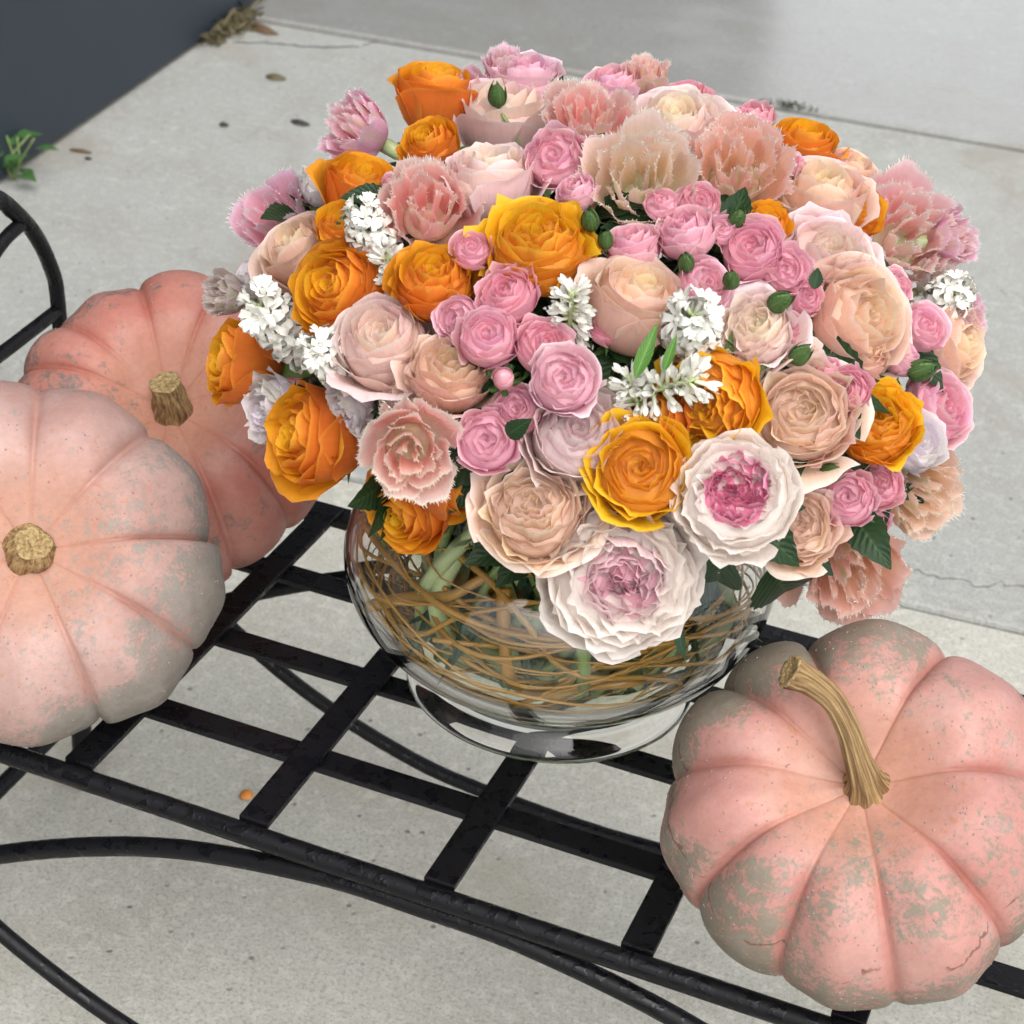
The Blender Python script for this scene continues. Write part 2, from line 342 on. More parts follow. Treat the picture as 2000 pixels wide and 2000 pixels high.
# ------------------------------------------------------------------ bench
bench = empty('iron_bench', (.30, .21, 0)); tag(bench, 'black wrought iron bench with a flat bar lattice seat', 'bench')
bpy.context.view_layer.update(); binv = bench.matrix_world.inverted()
def bpart(name, me): o = obj(name, me, M_IRON, bench); o.matrix_parent_inverse = binv; return o
W = .024
for k in range(1, 8):
    x = -.30 + .15 * k; bpart('cross_bar', box_mesh('cross_bar', x - W / 2, x + W / 2, -.004, .424, SZ - .006, SZ, .0012))
for k in range(3):
    y1 = .1027 + .1106 * k; bpart('long_bar', box_mesh('long_bar', -.30, .90, y1 - W, y1, SZ - .0125, SZ - .0065, .0012))
def btube(name, P, r, n=40, ns=12):
    V, F, uv = tube(smooth_curve(P, n), r, ns); return bpart(name, mesh(name, V, F, uv))
btube('front_rail', [(-.31, -.011, SZ - .009), (.3, -.011, SZ - .009), (.91, -.011, SZ - .009)], .0084)
bpart('back_rail', box_mesh('back_rail', -.31, .91, .4100, .434, SZ - .0165, SZ - .0062, .002))
for s in (0, 1):
    xe = -.30 + 1.2 * s
    bpart('end_bar', box_mesh('end_bar', xe - W / 2, xe + W / 2, -.004, .424, SZ - .006, SZ, .0012))
Q = [(-.30, .12), (-.19, .255), (-.076, .333), (.068, .397), (.198, .424), (.29, .4275)]
L = [(-.285, .425), (-.20, .345), (-.104, .263), (-.009, .210), (.087, .177), (.161, .165), (.29, .158)]
for Y in (-.011, .430):
    q = Q + [(.58 - a, b) for a, b in Q[-2::-1]]; l = L + [(.58 - a, b) for a, b in L[-2::-1]]
    dz = 0 if Y < 0 else -.008
    btube('arched_brace', [(a, Y, b + dz) for a, b in q], .0078, 70); btube('sagging_brace', [(a, Y, b) for a, b in l], .0072, 70)
    for xe in (-.30, .90): btube('leg', [(xe, Y, SZ - .012), (xe, Y, .3), (xe, Y, .0)], .011)
for xe in (-.30, .90):
    btube('arm_rest', [(xe, .432, SZ - .006), (xe, .436, .52), (xe, .435, .59), (xe, .428, .62), (xe, .409, .658), (xe, .383, .69), (xe, .345, .722), (xe, .28, .742), (xe, .18, .740), (xe, .07, .715), (xe, .01, .66), (xe, -.011, .56), (xe, -.011, SZ)], .0074, 60)
    btube('arm_scroll', [(xe, .385, .680), (xe, .354, .672), (xe, .31, .645), (xe, .27, .60), (xe, .24, .56)], .0064, 24)
    btube('arm_scroll', [(xe, .388, .682), (xe, .372, .697), (xe, .35, .712), (xe, .29, .70), (xe, .24, .66)], .0060, 24)
    btube('arm_bar', [(xe, .434, .574), (xe, .34, .568), (xe, .2, .56), (xe, -.011, .56)], .0066, 24)
    btube('side_stretcher', [(xe, -.011, .09), (xe, .2, .10), (xe, .43, .105)], .009, 20)

# ------------------------------------------------------------------ pumpkins
M_SCAR = simple('scar', (.12, .055, .035), .8)
def place_on_seat(x, y, r, deg, tilt, asp):
    ax, rt, up, v = axis_of(x, y, deg, tilt); lo, hi = .8, 2.4
    for _ in range(60):
        t = (lo + hi) / 2; c = CAM + ray(x, y) * t; a = r * depth(c) / FPX; b = a * asp
        h = math.sqrt(a * a * (1 - ax[2] ** 2) + b * b * ax[2] ** 2)
        if c[2] - h * .97 > SZ: lo = t
        else: hi = t
    return c, a, ax, rt, up, v
def frame(ax, rt, loc, s=1.0):
    X = rt - ax * (rt @ ax); X /= np.linalg.norm(X); Y = np.cross(ax, X)
    m = Matrix.Identity(4)
    for i in range(3): m[i][0], m[i][1], m[i][2], m[i][3] = X[i] * s, Y[i] * s, ax[i] * s, loc[i]
    return m
def pumpkin(name, label, x, y, r, deg, tilt, furrows, mat, asp=.74, dimple=.42, d=.17, side_dir=(0, -1), side_k=1.0, seed=1, side2=None):
    c, a, ax, rt, up, v = place_on_seat(x, y, r, deg, tilt, asp)
    root = empty(name, mat=frame(ax, rt, c)); tag(root, label, 'pumpkin', 'pink heirloom pumpkins on the bench')
    rg = np.random.default_rng(seed)
    f = np.radians(sorted(k % 360 for k in furrows)); f = np.append(f, f[0] + 2 * PI)
    NP, NQ = 288, 120
    phi = np.linspace(0, 2 * PI, NP, endpoint=False); th = np.linspace(0.0, PI, NQ)
    th[0] = .012; th[-1] = PI - .012
    ph = np.where(phi < f[0], phi + 2 * PI, phi); i = np.clip(np.searchsorted(f, ph, side='right') - 1, 0, len(f) - 2)
    wid = (f[i + 1] - f[i]); tt = (ph - f[i]) / wid
    bulge = np.sqrt(np.clip(1 - np.abs(2 * tt - 1) ** 2.3, 0, 1)); bulge = .85 * bulge + .15 * np.sin(PI * tt)
    amp = d * (wid / .7) ** .55; lobe_h = rg.normal(0, .022, len(f))[i]
    sub = .016 * np.cos(2 * PI * tt * 2) * (wid > .6) * rg.uniform(.3, 1.0, len(f))[i]
    TH, B = th[:, None], bulge[None]
    st = np.sin(TH)
    rr = a * st ** .92; zz = a * asp * np.sign(np.cos(TH)) * np.abs(np.cos(TH)) ** .9
    zz = zz - a * asp * dimple * np.exp(-(TH / .42) ** 2) + a * asp * .25 * np.exp(-((PI - TH) / .4) ** 2)
    k = (amp[None] * (B - 1) * (.46 + .70 * np.exp(-((TH - .72) / .5) ** 2)) + (lobe_h + sub)[None] * .8) * np.clip(st, 0, 1) ** .55
    wob = .012 * np.sin(3 * phi + seed)[None] * st + .01 * np.sin(5 * phi + 2 * TH + seed)
    R2 = rr * (1 + k + wob * st); Z2 = zz * (1 + .85 * k) + .0 * phi[None]
    V = np.stack([R2 * np.cos(phi)[None], R2 * np.sin(phi)[None], Z2], -1).reshape(-1, 3)
    F = list(grid_faces(NP, NQ, True, True)) + [tuple(range(NP)), tuple(range((NQ - 1) * NP, NQ * NP))[::-1]]
    me = mesh('rind', V, F)
    fur = np.broadcast_to(np.clip(1 - B * 1.5, 0, 1) ** 1.2, TH.shape[:1] + (NP,)); pol = np.broadcast_to(TH / PI, (NQ, NP))
    sd_ = np.array(side_dir); sd_ = sd_ / np.linalg.norm(sd_)
    side = np.clip((V @ np.array([sd_[0], sd_[1], 0])) / a * .6 * side_k + np.clip(pol.ravel() - .30, 0, 1) * .75, 0, 1)
    if side2: side = np.clip(side + np.clip((V @ np.array([side2[0], side2[1], 0])) / a - .35, 0, 1) * 1.1, 0, 1)
    col = np.stack([fur.ravel(), pol.ravel(), side, np.ones(NP * NQ)], -1).astype(np.float32)
    ca = me.color_attributes.new('surf', 'FLOAT_COLOR', 'POINT'); ca.data.foreach_set('color', col.ravel())
    obj('rind', me, mat, root)
    # rain drops on the skin
    Vn = V.reshape(NQ, NP, 3); dv = []; df = []
    ico = [(0, 0, 1)] + [(math.cos(q * 1.2566) * .894, math.sin(q * 1.2566) * .894, .447) for q in range(5)] + [(math.cos(q * 1.2566 + .6) * .9, math.sin(q * 1.2566 + .6) * .9, -.3) for q in range(5)]
    icf = [(0, 1 + q, 1 + (q + 1) % 5) for q in range(5)] + [(1 + q, 6 + q, 1 + (q + 1) % 5) for q in range(5)] + [(6 + q, 6 + (q + 1) % 5, 1 + (q + 1) % 5) for q in range(5)]
    n = 0
    while n < 700:
        jq, jp = rg.integers(12, 80), rg.integers(0, NP)
        if fur[jq, jp] > .3: continue
        p0 = Vn[jq, jp]; t1 = Vn[jq, (jp + 1) % NP] - p0; t2 = Vn[jq + 1, jp] - p0; nn = np.cross(t2, t1); nn /= np.linalg.norm(nn) + 1e-9
        if nn @ p0 < 0: nn = -nn
        e1 = t1 / (np.linalg.norm(t1) + 1e-9); e2 = np.cross(nn, e1); s = rg.uniform(.0004, .0010); p = p0 + t1 * rg.random() + t2 * rg.random()
        b0 = len(dv); dv += [p + s * (q[0] * e1 + q[1] * e2 + q[2] * .7 * nn) for q in ico]; df += [tuple(b0 + z for z in q) for q in icf]; n += 1
    dr = obj('rain_drops', mesh('rain_drops', dv, df), M_DROP, root); tag(dr, kind='stuff')
    bpy.context.view_layer.update()
    return root, a, Vn[0].mean(0)
def ridged(n, amp, ph=0): return lambda A, t: 1 + amp * (abs(math.sin(n * A / 2 + ph)) - .5) + .05 * math.sin(3 * A + 9 * t)
P1 = pumpkin_mat('salmon_grey_rind', (.42, .195, .17), (.46, .255, .22), (.145, .145, .108), .80, 120, 3.1, True)
P2 = pumpkin_mat('pale_pink_rind', (.385, .22, .19), (.425, .28, .25), (.18, .172, .15), 1.02, 130, 7.7)
P3 = pumpkin_mat('coral_rind', (.40, .145, .112), (.44, .205, .165), (.09, .095, .088), .46, 70, 12.3)
pr, ar, sr = pumpkin('pumpkin', 'pink and grey green ribbed pumpkin with a long curved stalk at lower right', 1684, 1584, 386, 95, 17,
    [5, 60, 108, 139, 172, 210, 242, 278, 315], P1, .76, .44, .20, (-.35, -.9), .40, 5, (-.45, .9))
# long curved stalk
def stalk_mesh(P, rad, ridgef, ns=40):
    V, F, uv = tube(P, rad, ns, False, ridgef); return V, F, uv
def stalk(root, P, rad, rf, n=40):
    P = smooth_curve(P, n); rad = np.interp(np.linspace(0, 1, n), np.linspace(0, 1, len(rad)), rad)
    V, F, uv = stalk_mesh(P, rad, rf); s = obj('stalk', mesh('stalk', V, F, uv), M_STALK, root)
    ring = V[-40:]; cen = ring.mean(0); T = P[-1] - P[-2]; T /= np.linalg.norm(T)
    C = []; cu = []; 
    for k, q in enumerate((1, .93, .72, .45, .25, .12)):
        dz = (0, .0012, .0005, -.0004, -.0002, -.004)[k]; C += [cen + (v - cen) * q + T * (dz + rng.normal(0, .0002)) for v in ring]; cu += [(q * math.cos(z * PI / 20), q * math.sin(z * PI / 20)) for z in range(40)]
    Fc = list(grid_faces(40, 6, False, True)) + [tuple(range(200, 240))]
    obj('cut_end', mesh('cut_end', C, Fc, cu), M_STALKCUT, s)
z0 = sr[2]
stalk(pr, [(0.004, 0, z0 - .004), (.003, .002, z0 + .012), (-.001, .012, z0 + .026), (-.006, .026, z0 + .037), (-.015, .042, z0 + .045), (-.029, .053, z0 + .051), (-.041, .057, z0 + .060)],
      [.0175, .0108, .0085, .0076, .0072, .0076, .0088, .0110], ridged(10, .16))
pf, af, sf = pumpkin('pumpkin', 'pale pink pumpkin with broken stub stem and grey scuffed patches at left edge', 66, 1096, 366, 110, 8,
    [5, 48, 88, 125, 165, 205, 250, 293, 330], P2, .74, .42, .17, (.9, -.45), .55, 8)
stalk(pf, [(0, 0, sf[2] - .004), (.001, 0, sf[2] + .006), (.003, .003, sf[2] + .015)], [.0225, .018, .0165, .0135], ridged(5, .10, .5), 14)
pb, ab, sb = pumpkin('pumpkin', 'deep coral pumpkin with short cut stem, half hidden behind the bouquet', 336, 842, 312, 95, 20,
    [15, 45, 70, 102, 138, 160, 182, 222, 260, 292, 321], P3, .74, .42, .16, (-1, .1), .65, 11)
stalk(pb, [(0.002, -.002, sb[2] - .004), (0.001, .002, sb[2] + .012), (-.001, .006, sb[2] + .022), (-.003, .010, sb[2] + .030)], [.0175, .0150, .0135, .0128, .0128], ridged(6, .13, .3), 22)

# ------------------------------------------------------------------ vase
VC = np.array([.280, .264, SZ + .0005])
def lathe(name, prof, ns=128):
    P = np.asarray(prof); a = np.linspace(0, 2 * PI, ns, endpoint=False)
    V = np.stack([P[:, :1] * np.cos(a), P[:, :1] * np.sin(a), np.broadcast_to(P[:, 1:], (len(P), ns))], -1).reshape(-1, 3)
    F = list(grid_faces(ns, len(P), False, True)); F += [tuple(range(ns))[::-1], tuple(range((len(P) - 1) * ns, len(P) * ns))]
    return mesh(name, V, F)
BA, BB, BZ = .172, .108, .117
def ell(a, b, zc, r0, r1, n, lower=True):
    t0 = math.asin(min(1, r0 / a)); t1 = math.asin(min(1, r1 / a)); out = []
    return [(a * math.sin(t), zc - b * math.cos(t)) for t in np.linspace(t0, PI - t1, n)]
outer = [(.0005, .0185), (.05, .0185), (.08, .0185), (.094, .0165), (.103, .0105), (.1095, .003), (.1125, .0), (.1165, .0004), (.1188, .003), (.1182, .0075), (.1145, .0125), (.1095, .0185), (.1055, .024), (.1045, .0285)]
body = [q for q in ell(BA, BB, BZ, .104, .118, 60)]
rim = [(body[-1][0] + .002, body[-1][1] + .006), (body[-1][0] + .003, body[-1][1] + .009), (body[-1][0] - .001, body[-1][1] + .009)]
inner = [q for q in ell(BA - .0045, BB - .0045, BZ + .002, .0008, .1165, 70)][::-1]
inner = [(r, max(z, .0225)) for r, z in inner]
vase = obj('glass_bowl_vase', lathe('glass_bowl_vase', outer + body + rim + inner), M_GLASS); vase.location = VC
tag(vase, 'clear footed glass bowl vase full of stems and curly willow', 'vase')
WL = .063
wp = [q for q in ell(BA - .003, BB - .003, BZ + .002, .0008, .1165, 120) if q[1] < WL]; wp.append((wp[-1][0] + .0005, WL)); wp.append((.0005, WL))
water = obj('vase_water', lathe('vase_water', wp), M_WATER); water.location = VC; tag(water, 'shallow clear water in the bottom of the glass bowl', 'water')

# ------------------------------------------------------------------ flowers: petals in unit space (axis +Z, face at z = 0)
def bez(P0, P1, P2, P3, v):
    v = v[:, None]; return ((1 - v) ** 3) * P0 + 3 * (1 - v) ** 2 * v * P1 + 3 * (1 - v) * v * v * P2 + v ** 3 * P3
def petal(th, prof, w0, nu=11, nv=9, spiral=.03, ruff=(0, 3, 0), edge_out=.0, dip=.2, point=.04, wbase=.45, skew=0.0, offs=(0, 0)):
    """prof: 4 bezier points (r, z). Returns verts, uv."""
    u = np.linspace(-1, 1, nu)[None, :]; v = np.linspace(0, 1, nv)[:, None]
    ve = v * (1 - dip * np.abs(u) ** 3 * v) + point * v ** 4 * np.clip(1 - 3 * np.abs(u), 0, 1)
    P = bez(*[np.array(p, float) for p in prof], np.clip(ve.ravel(), 0, 1.06)); r = P[:, 0].reshape(nv, nu); z = P[:, 1].reshape(nv, nu)
    w = w0 * (wbase + (1 - wbase) * np.sin(PI / 2 * np.clip(v * 1.5, 0, 1)))
    ph = th + u * w + skew * v
    wave = ruff[0] * v ** 2.5 * (np.sin(ruff[1] * u * PI + ruff[2]) + .5 * np.sin(ruff[1] * 2.3 * u * PI + ruff[2] * 1.7))
    r = r + spiral * u * np.clip(v * 2, 0, 1) + edge_out * np.abs(u) ** 3 * v ** 2 + wave
    z = z + wave * .5 * np.cos(ruff[2]) - edge_out * .8 * np.abs(u) ** 4 * v ** 2
    V = np.stack([r * np.cos(ph) + offs[0], r * np.sin(ph) + offs[1], z], -1).reshape(-1, 3)
    uv = np.stack([np.broadcast_to((u + 1) / 2, (nv, nu)), np.broadcast_to(v, (nv, nu))], -1).reshape(-1, 2)
    return V, uv
def add_petal(root, V, uv, nu, nv, mat, tint, name='petal', fringe=0.0, rg=None):
    F = grid_faces(nu, nv)
    if fringe:
        idx = [j * nu for j in range(int(nv * .4), nv)] + [(nv - 1) * nu + i for i in range(1, nu)] + [j * nu + nu - 1 for j in range(nv - 2, int(nv * .4) - 1, -1)]
        inner_ = [i_ + 1 for i_ in idx[:nv - int(nv * .4)]] + [i_ - nu for i_ in idx[nv - int(nv * .4):nv - int(nv * .4) + nu - 1]] + [i_ - 1 for i_ in idx[nv - int(nv * .4) + nu - 1:]]
        B = V[idx]; O = B - V[inner_]; O /= np.linalg.norm(O, axis=1)[:, None] + 1e-9
        nvv, nuv, nf = [], [], []
        b0 = len(V)
        for k in range(len(idx) - 1):
            for s in range(4):
                f0, f1 = s / 4, (s + 1) / 4
                a, b = B[k] * (1 - f0) + B[k + 1] * f0, B[k] * (1 - f1) + B[k + 1] * f1
                o = O[k] * (1 - f0) + O[k + 1] * f0; ln = fringe * rg.uniform(.35, 1.2)
                tipp = (a + b) / 2 + o * ln + rg.normal(0, fringe * .28, 3)
                q = b0 + len(nvv); nvv += [a, b, tipp]; nuv += [(.5, 1.02), (.5, 1.02), (.5, 1.2)]; nf.append((q, q + 1, q + 2))
        V = np.vstack([V, nvv]); uv = np.vstack([uv, nuv]); F = F + nf
    o = obj(name, mesh(name, V, F, uv), mat, root); o.color = (*tint, 1.0); return o
def J(rg, s): return 1 + rg.normal(0, s)
def rose(root, rg, mat, n=26, H=1.25, openn=.8, tint_in=(1, 1, 1), tint_out=(1, 1, 1), ruff=.02, core=1.0, reflex=.5, edge=.05, cupw=1.0, wide=.25, guard=0):
    openn *= rg.uniform(.75, 1.3); reflex *= rg.uniform(.6, 1.4); core *= rg.uniform(.6, 1.25); ruff *= rg.uniform(.7, 1.9); n = int(n * rg.uniform(.85, 1.15))
    for g in range(guard):
        rt = 1.02 * J(rg, .06); zt = -.30 * (.6 + openn) * J(rg, .2); a0 = g * 2 * PI / guard + rg.normal(0, .45)
        pr_ = [(.06, -H), (rt * .95, -H * .95), (rt * .94, zt - .02), (rt * 1.20 * J(rg, .05), zt - .12 * J(rg, .5))]
        V, uv = petal(a0, pr_, .80 * J(rg, .12), 15, 11, .03, (.035 * J(rg, .4), rg.uniform(.8, 1.8), rg.uniform(0, 6.3)), .13, .26, .06, .5)
        add_petal(root, V, uv, 15, 11, mat, np.clip(np.array(tint_out) * 1.05 * J(rg, .03), 0, 1.3))
    for i in range(n):
        q = (i + .5) / n; o = q ** .85
        rt = (.045 + .93 * o ** 1.05) * J(rg, .04); zt = .16 * math.sin(PI * min(o * 1.1, 1)) * core - .42 * openn * o ** 2.2 + rg.normal(0, .02) - .05 * (1 - o) * (2 - core)
        lip = .06 + .16 * o * reflex * J(rg, .4)
        if o < .62: pr_ = [(.04, -H), (rt * 1.25 + .03, -H * .85), (rt * 1.12, zt - .38), (rt * .97, zt)]
        else:
            rf = reflex * J(rg, .5)
            pr_ = [(.06, -H), (rt * (1.0 * cupw) + .02, -H * .93), (rt * (.88 + .06 * cupw), zt - .10 - .12 * (1 - rf)), (rt * (1.0 + .10 * rf) , zt - .05 * rf)]
        w0 = (1.9 - 1.25 * o ** .7) * J(rg, .1) + (wide if o > .62 else 0)
        nu, nv = (15, 8) if o < .3 else (13, 10)
        V, uv = petal(i * 2.39996 + rg.normal(0, .16), pr_, w0, nu, nv, .05 * (1 - .4 * o), (ruff * (.3 + o) * J(rg, .5), rg.uniform(1.2, 2.6), rg.uniform(0, 6.3)), edge * o * 2, .22 + .1 * rg.random(), .05 * o, .5)
        tn = np.array(tint_in) * (1 - o) + np.array(tint_out) * o; tn = tn * J(rg, .045) * np.array([1, J(rg, .03), J(rg, .04)])
        add_petal(root, V, uv, nu, nv, mat, np.clip(tn, 0, 1.3))
    zf = lambda o: .16 * math.sin(PI * min(o * 1.1, 1)) * core - .42 * openn * o ** 2.2 - .05 * (1 - o) * (2 - core)
    bed(root, rg, mat, (np.array(tint_in) + np.array(tint_out)) / 2, [(max(.01, .97 * o), zf(o) - .24 - .10 * o) for o in (.005, .12, .25, .4, .55, .68, .78)] + [(.80, -.75), (.55, -1.05)])
def bed(root, rg, mat, tint, prof, name='petal_bed'):
    ns = 20; V = []; uv = []
    for k, (r, z) in enumerate(prof):
        for i in range(ns): a = 2 * PI * i / ns; V.append(((r * math.cos(a)), (r * math.sin(a)), z + rg.normal(0, .02))); uv.append((.3 + .4 * rg.random(), .75))
    o = obj(name, mesh(name, V, list(grid_faces(ns, len(prof), False, True)) + [tuple(range(ns))[::-1]], uv), mat, root); o.color = (*np.clip(tint, 0, 1.3), 1)
def garden(root, rg, outer_m, heart_m, heart_tint, n_out=26, cup=.52, H=1.0):
    for i in range(n_out):
        q = (i + .5) / n_out; o = cup + .02 + (1.0 - cup) * q; rt = o * J(rg, .04); zt = .10 - .50 * ((o - cup) / (1 - cup)) ** 1.6 + rg.normal(0, .025)
        pr_ = [(.08, -H), (rt * 1.02, -H * .9), (rt * .90, zt - .08), (rt * 1.05, zt - .03)]
        V, uv = petal(i * 2.39996 + rg.normal(0, .2), pr_, .62 * J(rg, .18) + .18 * q, 13, 10, .035, (.045 * J(rg, .4), rg.uniform(1.5, 3.2), rg.uniform(0, 6.3)), .06 * q, .3, .03, .5)
        add_petal(root, V, uv, 13, 10, outer_m, np.array([1, 1, 1]) * J(rg, .03))
    bed(root, rg, heart_m, np.array(heart_tint), [(.01, -.20), (cup * .4, -.22), (cup * .8, -.22), (cup * 1.05, -.24)])
    bed(root, rg, outer_m, (1, 1, 1), [(cup * 1.10, -.22), (cup * 1.25, -.20), (.80, -.34), (.88, -.5), (.6, -.85)])
    for i in range(34):
        q = (i + .5) / 34; rt = cup * (.06 + .98 * q ** .75) * J(rg, .06); zt = .0 - .10 * math.sin(PI * q) + .06 * q + rg.normal(0, .03)
        pr_ = [(.02, -.7), (rt * 1.05 + .02, -.6), (rt * 1.08, zt - .22), (rt * (.82 + .1 * rg.random()), zt)]
        w0 = (1.5 - .95 * q) * J(rg, .15)
        V, uv = petal(i * 2.39996 * (1.0 if i % 3 else 1.13) + rg.normal(0, .25), pr_, w0, 13, 8, .06, (.055 * J(rg, .3), rg.uniform(1.0, 2.2), rg.uniform(0, 6.3)), .0, .2, .0, .6)
        add_petal(root, V, uv, 13, 8, heart_m, np.array(heart_tint) * J(rg, .07) * np.array([1, 1 + .35 * q, 1 + .2 * q]))
def tulip(root, rg, mat, n=18, H=1.3, tint_in=(1, 1, 1), tint_out=(1, 1, 1), openn=.6, green=.35):
    for i in range(n):
        q = (i + .5) / n; o = q ** .8; rt = (.12 + .84 * o * (.62 + .42 * openn)) * J(rg, .08); zt = .14 - .52 * o ** 1.5 * openn + rg.normal(0, .06)
        pr_ = [(.06, -H), (rt * .95 + .05, -H * .95), (rt * .98, zt - .40 + .16 * openn), (rt * (1.0 + .26 * openn * o), zt)]
        w0 = .66 * J(rg, .12) + .12 * (1 - o)
        V, uv = petal(i * 2.39996 + rg.normal(0, .2), pr_, w0, 13, 10, .03, (.046 * J(rg, .35), rg.uniform(1.2, 2.6), rg.uniform(0, 6.3)), .04 * o, .34, .08, .45)
        tn = np.array(tint_in) * (1 - o) + np.array(tint_out) * o
        add_petal(root, V, uv, 13, 10, mat, np.clip(tn * J(rg, .06), 0, 1.3), fringe=.088, rg=rg)
    bed(root, rg, mat, np.array(tint_in), [(.01, -.85), (.2, -.84), (.4, -.82), (.5, -.88), (.4, -1.05)])
def leaf_mesh(name, n=15, serr=.06, fold=.25, curl=.25, width=.32, thin=1.0):
    V, uv, F = [], [], []
    for j in range(n):
        t = j / (n - 1); hw = width * (math.sin(PI * t ** .8) ** .9) * (1 - .25 * t) + .004
        if j % 2: hw *= 1 + serr * 2
        for i, u in enumerate((-1, -.5, 0, .5, 1)):
            V.append((u * hw, t, fold * abs(u) * hw - curl * t * t)); uv.append(((u + 1) / 2, t))
    return mesh(name, V, grid_faces(5, n, False), uv)
LEAF = leaf_mesh('leaf'); LEAF.materials.append(M_LEAF)
SEPAL = leaf_mesh('sepal', 9, .02, .2, .45, .16); SEPAL.materials.append(M_SEPAL)
BLADE = leaf_mesh('blade', 15, 0, .5, .15, .14); BLADE.materials.append(M_BLADE)
DKBLADE = leaf_mesh('tulip_blade', 15, 0, .4, .35, .16); DKBLADE.materials.append(M_DKBLADE)
def put(name, me, parent, loc, ydir, zdir, s):
    y = np.array(ydir, float); y /= np.linalg.norm(y); z = np.array(zdir, float); z = z - y * (z @ y); z /= np.linalg.norm(z) + 1e-9; x = np.cross(y, z)
    m = Matrix.Identity(4)
    for i in range(3): m[i][0], m[i][1], m[i][2], m[i][3] = x[i] * s, y[i] * s, z[i] * s, loc[i]
    o = obj(name, me, None, parent); o.matrix_local = m; return o
def floret_mesh(name, rg, op):
    V, F, uv = [], [], []
    ns = 6; prof = [(.045, 0), (.06, .12), (.055, .26), (.075, .36)]
    for k, (r, z) in enumerate(prof):
        for i in range(ns): a = i * 2 * PI / ns; V.append((r * math.cos(a), r * math.sin(a), z)); uv.append((.5, .05 + .5 * z / .36))
    F += list(grid_faces(ns, 4, False, True))
    for i in range(6):
        a = i * PI / 3 + rg.normal(0, .08); l = (.42 if i % 2 else .38) * J(rg, .1); b0 = len(V)
        for j, t in enumerate((0, .35, .7, 1)):
            r = .06 + l * (op * math.sin(t * PI / 2 * 1.15)) + .02; z = .33 + l * ((1 - op) * t * 1.0 + op * (.35 * math.sin(PI * t) - .25 * t * t)); hw = (.06, .10, .09, .014)[j] * (1.0 if op > .4 else .75)
            for u in (-1, 0, 1):
                V.append((r * math.cos(a) - u * hw * math.sin(a), r * math.sin(a) + u * hw * math.cos(a), z + .02 * abs(u) - .02)); uv.append((.5 + u * .4, .6 + .4 * t))
        F += [tuple(b0 + q for q in f) for f in grid_faces(3, 4, False)]
    m = mesh(name, V, F, uv); m.materials.append(M_HY); return m
_r = np.random.default_rng(3)
FLO = {'open': [floret_mesh('floret', _r, .95) for _ in range(3)], 'half': [floret_mesh('floret', _r, .55) for _ in range(2)], 'bud': [floret_mesh('floret', _r, .16) for _ in range(2)]}
def hyacinth(root, rg, kind='open', n=18):
    for i in range(n):
        q = (i + .5) / n; z = .55 - 1.75 * q; a = i * 2.39996 + rg.normal(0, .25); lift = .95 - 1.1 * q + rg.normal(0, .12)
        d = np.array([math.cos(a), math.sin(a), lift]); d /= np.linalg.norm(d)
        kk = kind if not (kind == 'open' and q < .12) else 'half'
        s = (1.12 if kind == 'open' else 1.1) * J(rg, .08)
        put('floret', FLO[kk][i % len(FLO[kk])], root, d * .10 + np.array([0, 0, z - .2]), np.cross(d, [.3, .5, .8]), d, s)
def bud(root, rg, pink=False):
    u = np.linspace(0, PI, 10); a = np.linspace(0, 2 * PI, 12, endpoint=False)
    rr = np.sin(u) * (.62 + .12 * np.cos(u)); zz = -np.cos(u) * .85
    V = np.stack([rr[:, None] * np.cos(a), rr[:, None] * np.sin(a), np.broadcast_to(zz[:, None], (10, 12))], -1).reshape(-1, 3)
    uv = np.stack([np.broadcast_to(a / 6.3, (10, 12)), np.broadcast_to(np.linspace(0, 1, 10)[:, None], (10, 12))], -1).reshape(-1, 2)
    o = obj('bud_heart', mesh('bud_heart', V, grid_faces(12, 10, False, True), uv), PM['SP'] if pink else M_SEPAL, root); o.color = (1.05, 1.1, 1.05, 1)
    for i in range(5):
        a0 = i * 2 * PI / 5 + rg.normal(0, .1); ln = 1.0 + .25 * rg.random()
        if pink: V, uv = petal(a0, [(.1, -.85), (.9, -.8), (1.0, -.5), (1.1, -.1)], .35, 5, 7, 0, (0, 1, 0), 0, .8, 0, .9)
        else: V, uv = petal(a0, [(.1, -.88), (.85, -.8), (.80, .2), (.16 + .3 * rg.random() * (rg.random() < .4), ln)], .62, 7, 9, .02, (0, 1, 0), 0, .0, 0, 1.0); 
        if not pink:
            t = uv[:, 1]; sh = np.clip(1.35 * (1 - t ** 2.2), .03, 1)  # taper to a point
            ang = np.arctan2(V[:, 1], V[:, 0]); da = (ang - a0 + PI) % (2 * PI) - PI; r_ = np.hypot(V[:, 0], V[:, 1]) * 1.04; ang = a0 + da * sh; V = np.stack([r_ * np.cos(ang), r_ * np.sin(ang), V[:, 2]], -1)
        sp = obj('sepal', mesh('sepal', V, grid_faces(7 if not pink else 5, 9 if not pink else 7), uv), M_SEPAL, root)
    if pink:
        for i in range(7):
            V, uv = petal(i * 2.4, [(.03, -.8), (.25 + .09 * i, -.7), (.2 + .1 * i, .2), (.08 + .09 * i, .62 - .03 * i)], 1.2, 9, 7, .04, (.03, 2, i), 0, .2, 0, .6); add_petal(root, V, uv, 9, 7, PM['SP'], (1.1, 1.3, 1.2))

